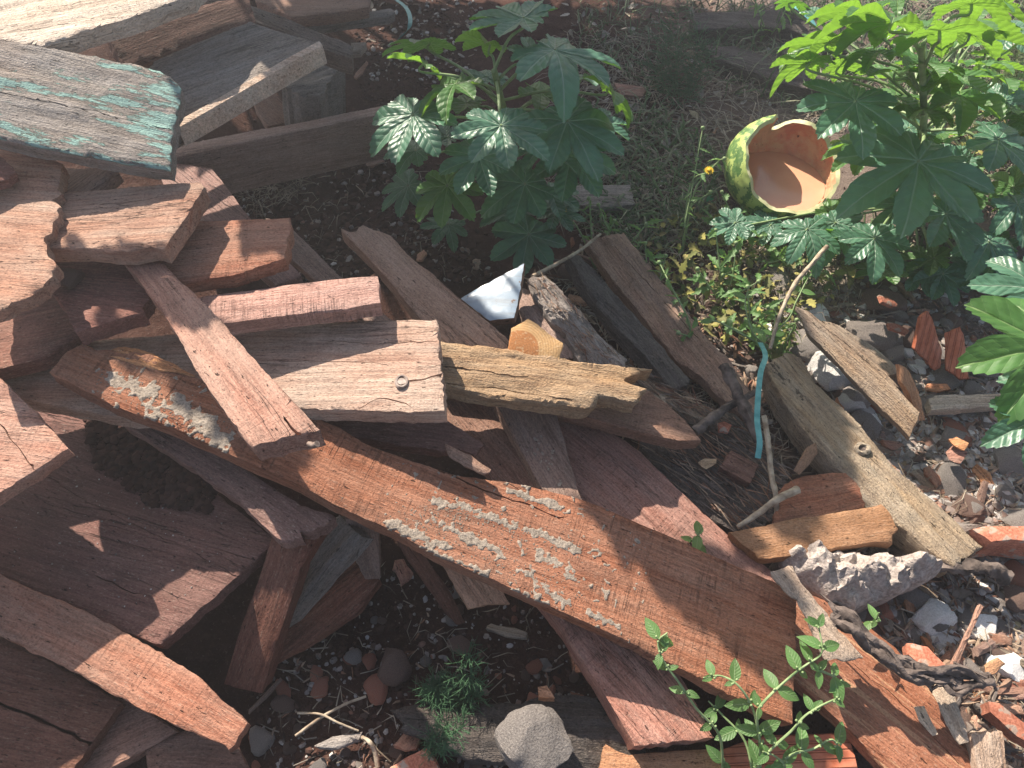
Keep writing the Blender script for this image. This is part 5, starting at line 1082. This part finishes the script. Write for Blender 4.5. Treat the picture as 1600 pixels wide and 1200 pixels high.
blades('grass', 'low narrow bladed grass and weeds in the shaded straw', [(GR, 900, .02, .075, .0026, .9, .35), ([(1060, 0), (1290, 0), (1290, 180), (1120, 150)], 500, .03, .10, .0018, 1.2, .3), ([(1480, 60), (1640, 60), (1640, 400), (1500, 300)], 600, .03, .09, .0022, 1.2, .3), ([(1190, 330), (1600, 380), (1560, 440), (1200, 420)], 420, .02, .06, .003, 1.0, .4), ([(900, 0), (1060, 0), (1080, 150), (900, 120)], 350, .02, .07, .0016, 1.0, .3), ([(1250, -20), (1640, -20), (1640, 200), (1260, 180)], 1500, .03, .10, .0020, 1.0, .3)], 'grass', 'grass')
# fine debris lying on the boards
def dust(name, par, P, n, r0, r1, mat, label=None):
    mb = MB(); g = random.Random(hash(name) % 99 + n)
    for px, py in region_pts(P, n, g):
        p = onp(par, px, py, .001); R = r0 + (r1 - r0) * g.random() ** 2.4; V, Fc = g.choice(lows); a = g.uniform(0, 6.3); ca, sa = cos(a) * R, sin(a) * R
        mb.add([(p.x + v.x * ca - v.y * sa, p.y + v.x * sa + v.y * ca, p.z + R * .2 + v.z * R * .7) for v in V], Fc)
    o = mb.build('soil_heap', M[mat], None, 40); prop(o, label, 'soil', kind='stuff')
broad = find('broad dark plank in shade with one sunlit patch near its sawn edge')
dust('a', broad, [(130, 650), (240, 665), (340, 750), (330, 800), (240, 790), (150, 730)], 1900, .001, .009, 'crumb', 'dark soil crumbs heaped on the broad dark plank')
dust('b', broad, [(0, 700), (130, 650), (400, 840), (340, 900), (250, 980), (0, 880)], 160, .0006, .002, 'gravel', 'fine pale specks scattered on the broad dark plank')

# dry leaf litter
def litter(sets):
    mb = MB(); g = random.Random(51)
    for P, n, l0, l1 in sets:
        for px, py in region_pts(P, n, g):
            p = gat(px, py, .006); a = g.uniform(0, 6.3); L = g.uniform(l0, l1)
            ovate(mb, p, Vector((g.uniform(-.6, .6), g.uniform(-.6, .6), 1)), Vector((cos(a), sin(a), g.uniform(-.1, .3))), L, L * g.uniform(.2, .36), g.uniform(-.5, .6), g.uniform(-.8, 1), .12)
    o = mb.build('leaf_litter', M['litter'], None, 80); prop(o, 'curled dry leaf litter on the soil', 'dry leaves', kind='stuff')
M['litter'] = island('dry_leaves', [(0.22, 0.18, 0.15), (0.42, 0.38, 0.34), (0.30, 0.22, 0.14), (0.50, 0.47, 0.44), (0.36, 0.28, 0.14)], bump=.001)
litter([([(1250, -20), (1640, -20), (1640, 380), (1260, 180)], 520, .012, .04), ([(880, 0), (1300, 0), (1300, 180), (1130, 340), (1000, 400), (880, 320)], 520, .010, .035), (RUB, 170, .010, .03), ([(1180, 360), (1340, 380), (1320, 480), (1180, 470)], 160, .015, .045), ([(560, 0), (760, 0), (740, 120), (580, 110)], 60, .01, .03)])
# broken wood in the rubble: six pieces, copied
CH = [([(0, 0), (34, -6), (70, -2), (68, 10), (30, 12), (4, 9)], 'tan'), ([(0, 0), (22, -5), (46, 2), (40, 14), (10, 14)], 'orange'), ([(0, 0), (50, -3), (96, 3), (92, 11), (46, 9), (2, 8)], 'brown'),
      ([(0, 0), (26, -8), (40, 0), (52, 14), (20, 18), (4, 12)], 'pink'), ([(0, 0), (40, -4), (80, 0), (60, 8), (20, 9)], 'greyw'), ([(0, 0), (30, -3), (60, 2), (56, 8), (20, 8)], 'black')]
LB = {'tan': 'tan splinter of old timber among the rubble stones', 'orange': 'short orange chunk of broken wood among the rubble stones', 'brown': 'slender brown stick of broken plank among the rubble stones', 'pink': 'pinkish broken plank crumb among the rubble stones', 'greyw': 'grey pointed sliver of weathered wood among the rubble stones', 'black': 'blackened sliver of rotten wood among the rubble stones'}
g = random.Random(61); P0 = []
for i, (c, mt) in enumerate(CH):
    bx, by = 1340 + i * 30, 700 + i * 30; G = gat(bx, by, .012)
    P0.append((board('wood_fragment', LB[mt], [(bx + x, by + y) for x, y in c], (bx, by, G.z), (bx + 40, by, G.z), 0, g.uniform(.006, .014), mt, disp=.002, jag=.003, rag=(0, 2), cat='wood fragment', group=mt + ' wood fragments in the rubble'), mt))
for (P, n) in ((RUB, 62), ([(1430, 1020), (1640, 980), (1640, 1220), (1560, 1200)], 26), ([(1000, 600), (1230, 650), (1240, 830), (1100, 780)], 14), ([(880, 340), (1010, 410), (1000, 560), (900, 470)], 8), (HOL, 8), ([(420, 200), (600, 190), (780, 420), (640, 420)], 7)):
    for px, py in region_pts(P, n, g):
        o0, mt = g.choice(P0); o = o0.copy(); C.objects.link(o); p = gat(px, py, g.uniform(.006, .022)); o.location = p; s_ = g.uniform(.35, 1.0)
        o.rotation_euler = (g.uniform(-.35, .35), g.uniform(-.35, .35), g.uniform(0, 6.3)); o.scale = (s_, s_ * g.uniform(.6, 1.2), s_)

b_ = island('wilted_leaves', [(0.16, 0.20, 0.05), (0.34, 0.32, 0.09), (0.42, 0.36, 0.14), (0.10, 0.15, 0.05), (0.30, 0.24, 0.12)], bump=.001); mb = MB(); g = random.Random(71)
for P, n in (([(1010, 340), (1130, 320), (1330, 350), (1340, 440), (1240, 500), (1220, 560), (1100, 520), (1020, 430)], 620), ([(1460, 130), (1620, 100), (1620, 330), (1480, 260)], 300)):
    for px, py in region_pts(P, n, g):
        p = gat(px, py, g.uniform(.005, .05)); a = g.uniform(0, 6.3); L = g.uniform(.012, .036)
        ovate(mb, p, Vector((g.uniform(-1, 1), g.uniform(-1, 1), 1)), Vector((cos(a), sin(a), g.uniform(-.3, .6))), L, L * g.uniform(.15, .32), g.uniform(-.3, .8), g.uniform(-.5, 1.2), .3)
prop(mb.build('ground_cover', b_, None, 80), 'wilted yellowish ground cover weeds under the castor plants', 'weeds', kind='stuff')

def fibres(par, P, n, l0, l1, w2, lbl):
    mb = MB(); g = random.Random(n); ux = par.matrix_world.to_3x3().col[0].normalized()
    for px, py in region_pts(P, n, g):
        p = onp(par, px, py, g.uniform(.0, .007)); d = (ux + Vector((g.gauss(0, .28), g.gauss(0, .28), g.gauss(0, .10)))).normalized() * g.choice((-1, 1)); l = g.uniform(l0, l1)
        mb.tube([p, p + d * l * .5 + Vector((0, 0, g.uniform(0, .003))), p + d * l], w2 * g.uniform(.5, 1.5), w2 * .3, 4)
    o = mb.build('wood_fibres', M['bits'], None, 0); prop(o, lbl, 'wood fibres', kind='stuff')
fibres(find('large blackened rotten beam behind the teal strap'), [(1015, 700), (1100, 640), (1150, 645), (1230, 740), (1215, 800), (1150, 822), (1070, 772)], 330, .015, .06, .0011, 'loose rotten fibres on the blackened beam')
fibres(find('crumbling grey rotten board next to the blackened board'), [(830, 440), (855, 435), (970, 560), (905, 560)], 120, .01, .035, .0010, 'loose fibres on the crumbling grey board')
fibres(find('rotten stringy plank pointing out beyond the yellow plank'), [(960, 570), (1000, 580), (1112, 640), (1100, 655), (1010, 622)], 130, .015, .05, .0012, 'loose stringy fibres on the rotten plank')

# ------------------------------------------------------------------ unseen tree added beyond the frame, leaves placed to cast shadows
def lit(p, LIT):
    for Q, zz in LIT:
        kk = proj(p - SUN * ((p.z - zz) / SUN.z))
        if kk and pip(kk[0], kk[1], Q): return True
    return False
def added_shade_tree(label, regions, trunk, seed):
    g = random.Random(seed); root = empty('added_shade_tree', Vector((trunk[0], trunk[1], 0))); prop(root, label, 'tree', 'unseen trees added to shade the ground')
    lf = MB(); st = MB(); cs = []
    LIT = [([(-40, -30), (330, -30), (330, -5), (150, 42), (62, 71), (-40, 60)], .62), ([(0, 62), (250, 111), (283, 138), (266, 266), (0, 216)], .56), ([(-20, 330), (88, 300), (81, 430), (0, 484)], .485),
           ([(218, 288), (318, 291), (254, 389), (134, 386)], .47), ([(400, 445), (592, 431), (594, 472), (400, 490)], .39), ([(400, 530), (620, 500), (684, 500), (694, 641), (500, 640)], .345), ([(660, 500), (1050, 550), (1050, 645), (700, 640)], .26),
           ([(78, 579), (128, 537), (300, 590), (385, 721), (175, 633)], .38), ([(540, 680), (890, 800), (985, 885), (1140, 990), (1244, 1010), (1239, 1131), (620, 830)], .2), ([(189, 989), (386, 1129), (357, 1171), (120, 1045)], .22),
           ([(345, 530), (499, 670), (395, 697), (300, 545)], .46), ([(-20, 600), (106, 700), (0, 768)], .51), ([(1330, 660), (1538, 852), (1490, 882), (1330, 720)], .085)]
    for P, z, d0, d1, n, L in regions:
        for px, py in region_pts(P, n, g):
            p = at(px, py, z) + SUN * g.uniform(d0, d1)  # leaf set up the sun ray from the patch it should shade
            q = proj(p)
            if q and -60 < q[0] < 1660 and -60 < q[1] < 1260: continue
            a = g.uniform(0, 6.3); e = p + Vector((cos(a), sin(a), 0)) * L
            if any(lit(q, LIT) for q in (p, e, (p + e) / 2)): continue
            ovate(lf, p, Vector((g.uniform(-.8, .4), g.uniform(-.2, 1), 1)), Vector((cos(a), sin(a), g.uniform(-.4, .4))), L * g.uniform(.7, 1.3), L * .28, .2, .3)
            if g.random() < .012: cs.append(p)
    T = Vector((trunk[0], trunk[1], -.02)); top = T + Vector((.15, -.1, 1.7)); st.tube(curve([T, T.lerp(top, .5) + Vector((.05, 0, 0)), top], 8), .07, .04, 10, .15)
    for p in cs:
        j = T.lerp(top, g.uniform(.5, 1))
        if any(lit(j.lerp(p, f / 20), LIT) for f in range(21)): continue
        st.tube(curve([j, j.lerp(p, .5) + Vector((0, 0, .12)), p], 5), .014, .004, 6)
    st.build('trunk', M['bark'], root); lf.build('crown', M['leafB'], root, 80, True)
added_shade_tree('added leafy tree out of view, crown placed to cast shade', [
 ([(300, 215), (450, 205), (560, 120), (640, -20), (1250, -20), (1240, 100), (1110, 330), (1010, 370), (985, 430), (880, 420), (840, 470), (700, 440), (560, 330), (420, 430), (330, 380)], .05, 1.25, 1.75, 3200, .09),
 ([(1000, 590), (1130, 560), (1225, 590), (1270, 690), (1290, 760), (1180, 830), (1060, 760)], .08, 2.2, 2.6, 900, .08),
 ([(860, 420), (960, 400), (1060, 560), (1100, 630), (1010, 560)], .08, 2.1, 2.5, 420, .08),
 ([(604, 372), (641, 398), (695, 448), (755, 500), (700, 520), (680, 510), (640, 478), (577, 405)], .24, 1.3, 1.6, 700, .06),
 ([(870, 650), (925, 660), (1095, 795), (1140, 850), (1075, 838), (1050, 820), (1020, 765), (1040, 845), (930, 790), (905, 740)], .11, 1.5, 1.8, 700, .06),
 ([(905, 772), (905, 800), (992, 871), (1070, 932), (1104, 942), (1140, 985), (1165, 1005), (1219, 1010), (1190, 975), (1165, 940), (1222, 958), (1213, 935), (1188, 905), (1148, 881), (1060, 843), (960, 800)], .17, 1.5, 1.8, 1100, .045),
 ([(1195, 565), (1262, 555), (1275, 600), (1268, 650), (1300, 740), (1276, 700)], .085, 1.8, 2.1, 260, .06),
 ([(240, 342), (455, 335), (440, 362), (410, 385), (375, 405), (280, 425), (240, 410)], .42, 1.2, 1.4, 900, .045),
 ([(185, 395), (256, 408), (300, 452), (352, 512), (318, 512), (290, 490), (245, 484)], .44, 1.2, 1.4, 700, .04),
 ([(95, 293), (212, 288), (168, 332), (125, 374), (122, 392), (60, 392)], .47, 1.1, 1.3, 700, .04)], (-1.9, 4.0), 5)
# ------------------------------------------------------------------ thin volume added to imitate the veil of lens glare
hz = bpy.data.materials.new("glare_veil"); hz.use_nodes = True; t = hz.node_tree; t.nodes.clear()
ou = t.nodes.new("ShaderNodeOutputMaterial"); pv = t.nodes.new("ShaderNodeVolumePrincipled")
pv.inputs["Color"].default_value = (0.93, 0.95, 0.97, 1); pv.inputs["Density"].default_value = 0.030; pv.inputs["Anisotropy"].default_value = 0.45
t.links.new(pv.outputs[0], ou.inputs["Volume"])
X0, X1, Y0, Y1, Z0, Z1 = -34, 34, -24, 64, -1.2, 3.2
V = [(x, y, z) for x in (X0, X1) for y in (Y0, Y1) for z in (Z0, Z1)]
Fh = [(0, 1, 3, 2), (4, 6, 7, 5), (0, 4, 5, 1), (2, 3, 7, 6), (0, 2, 6, 4), (1, 5, 7, 3)]
prop(mesh_obj('glare_veil', V, Fh, hz, None, 0), 'thin added air volume imitating lens glare', kind='stuff')
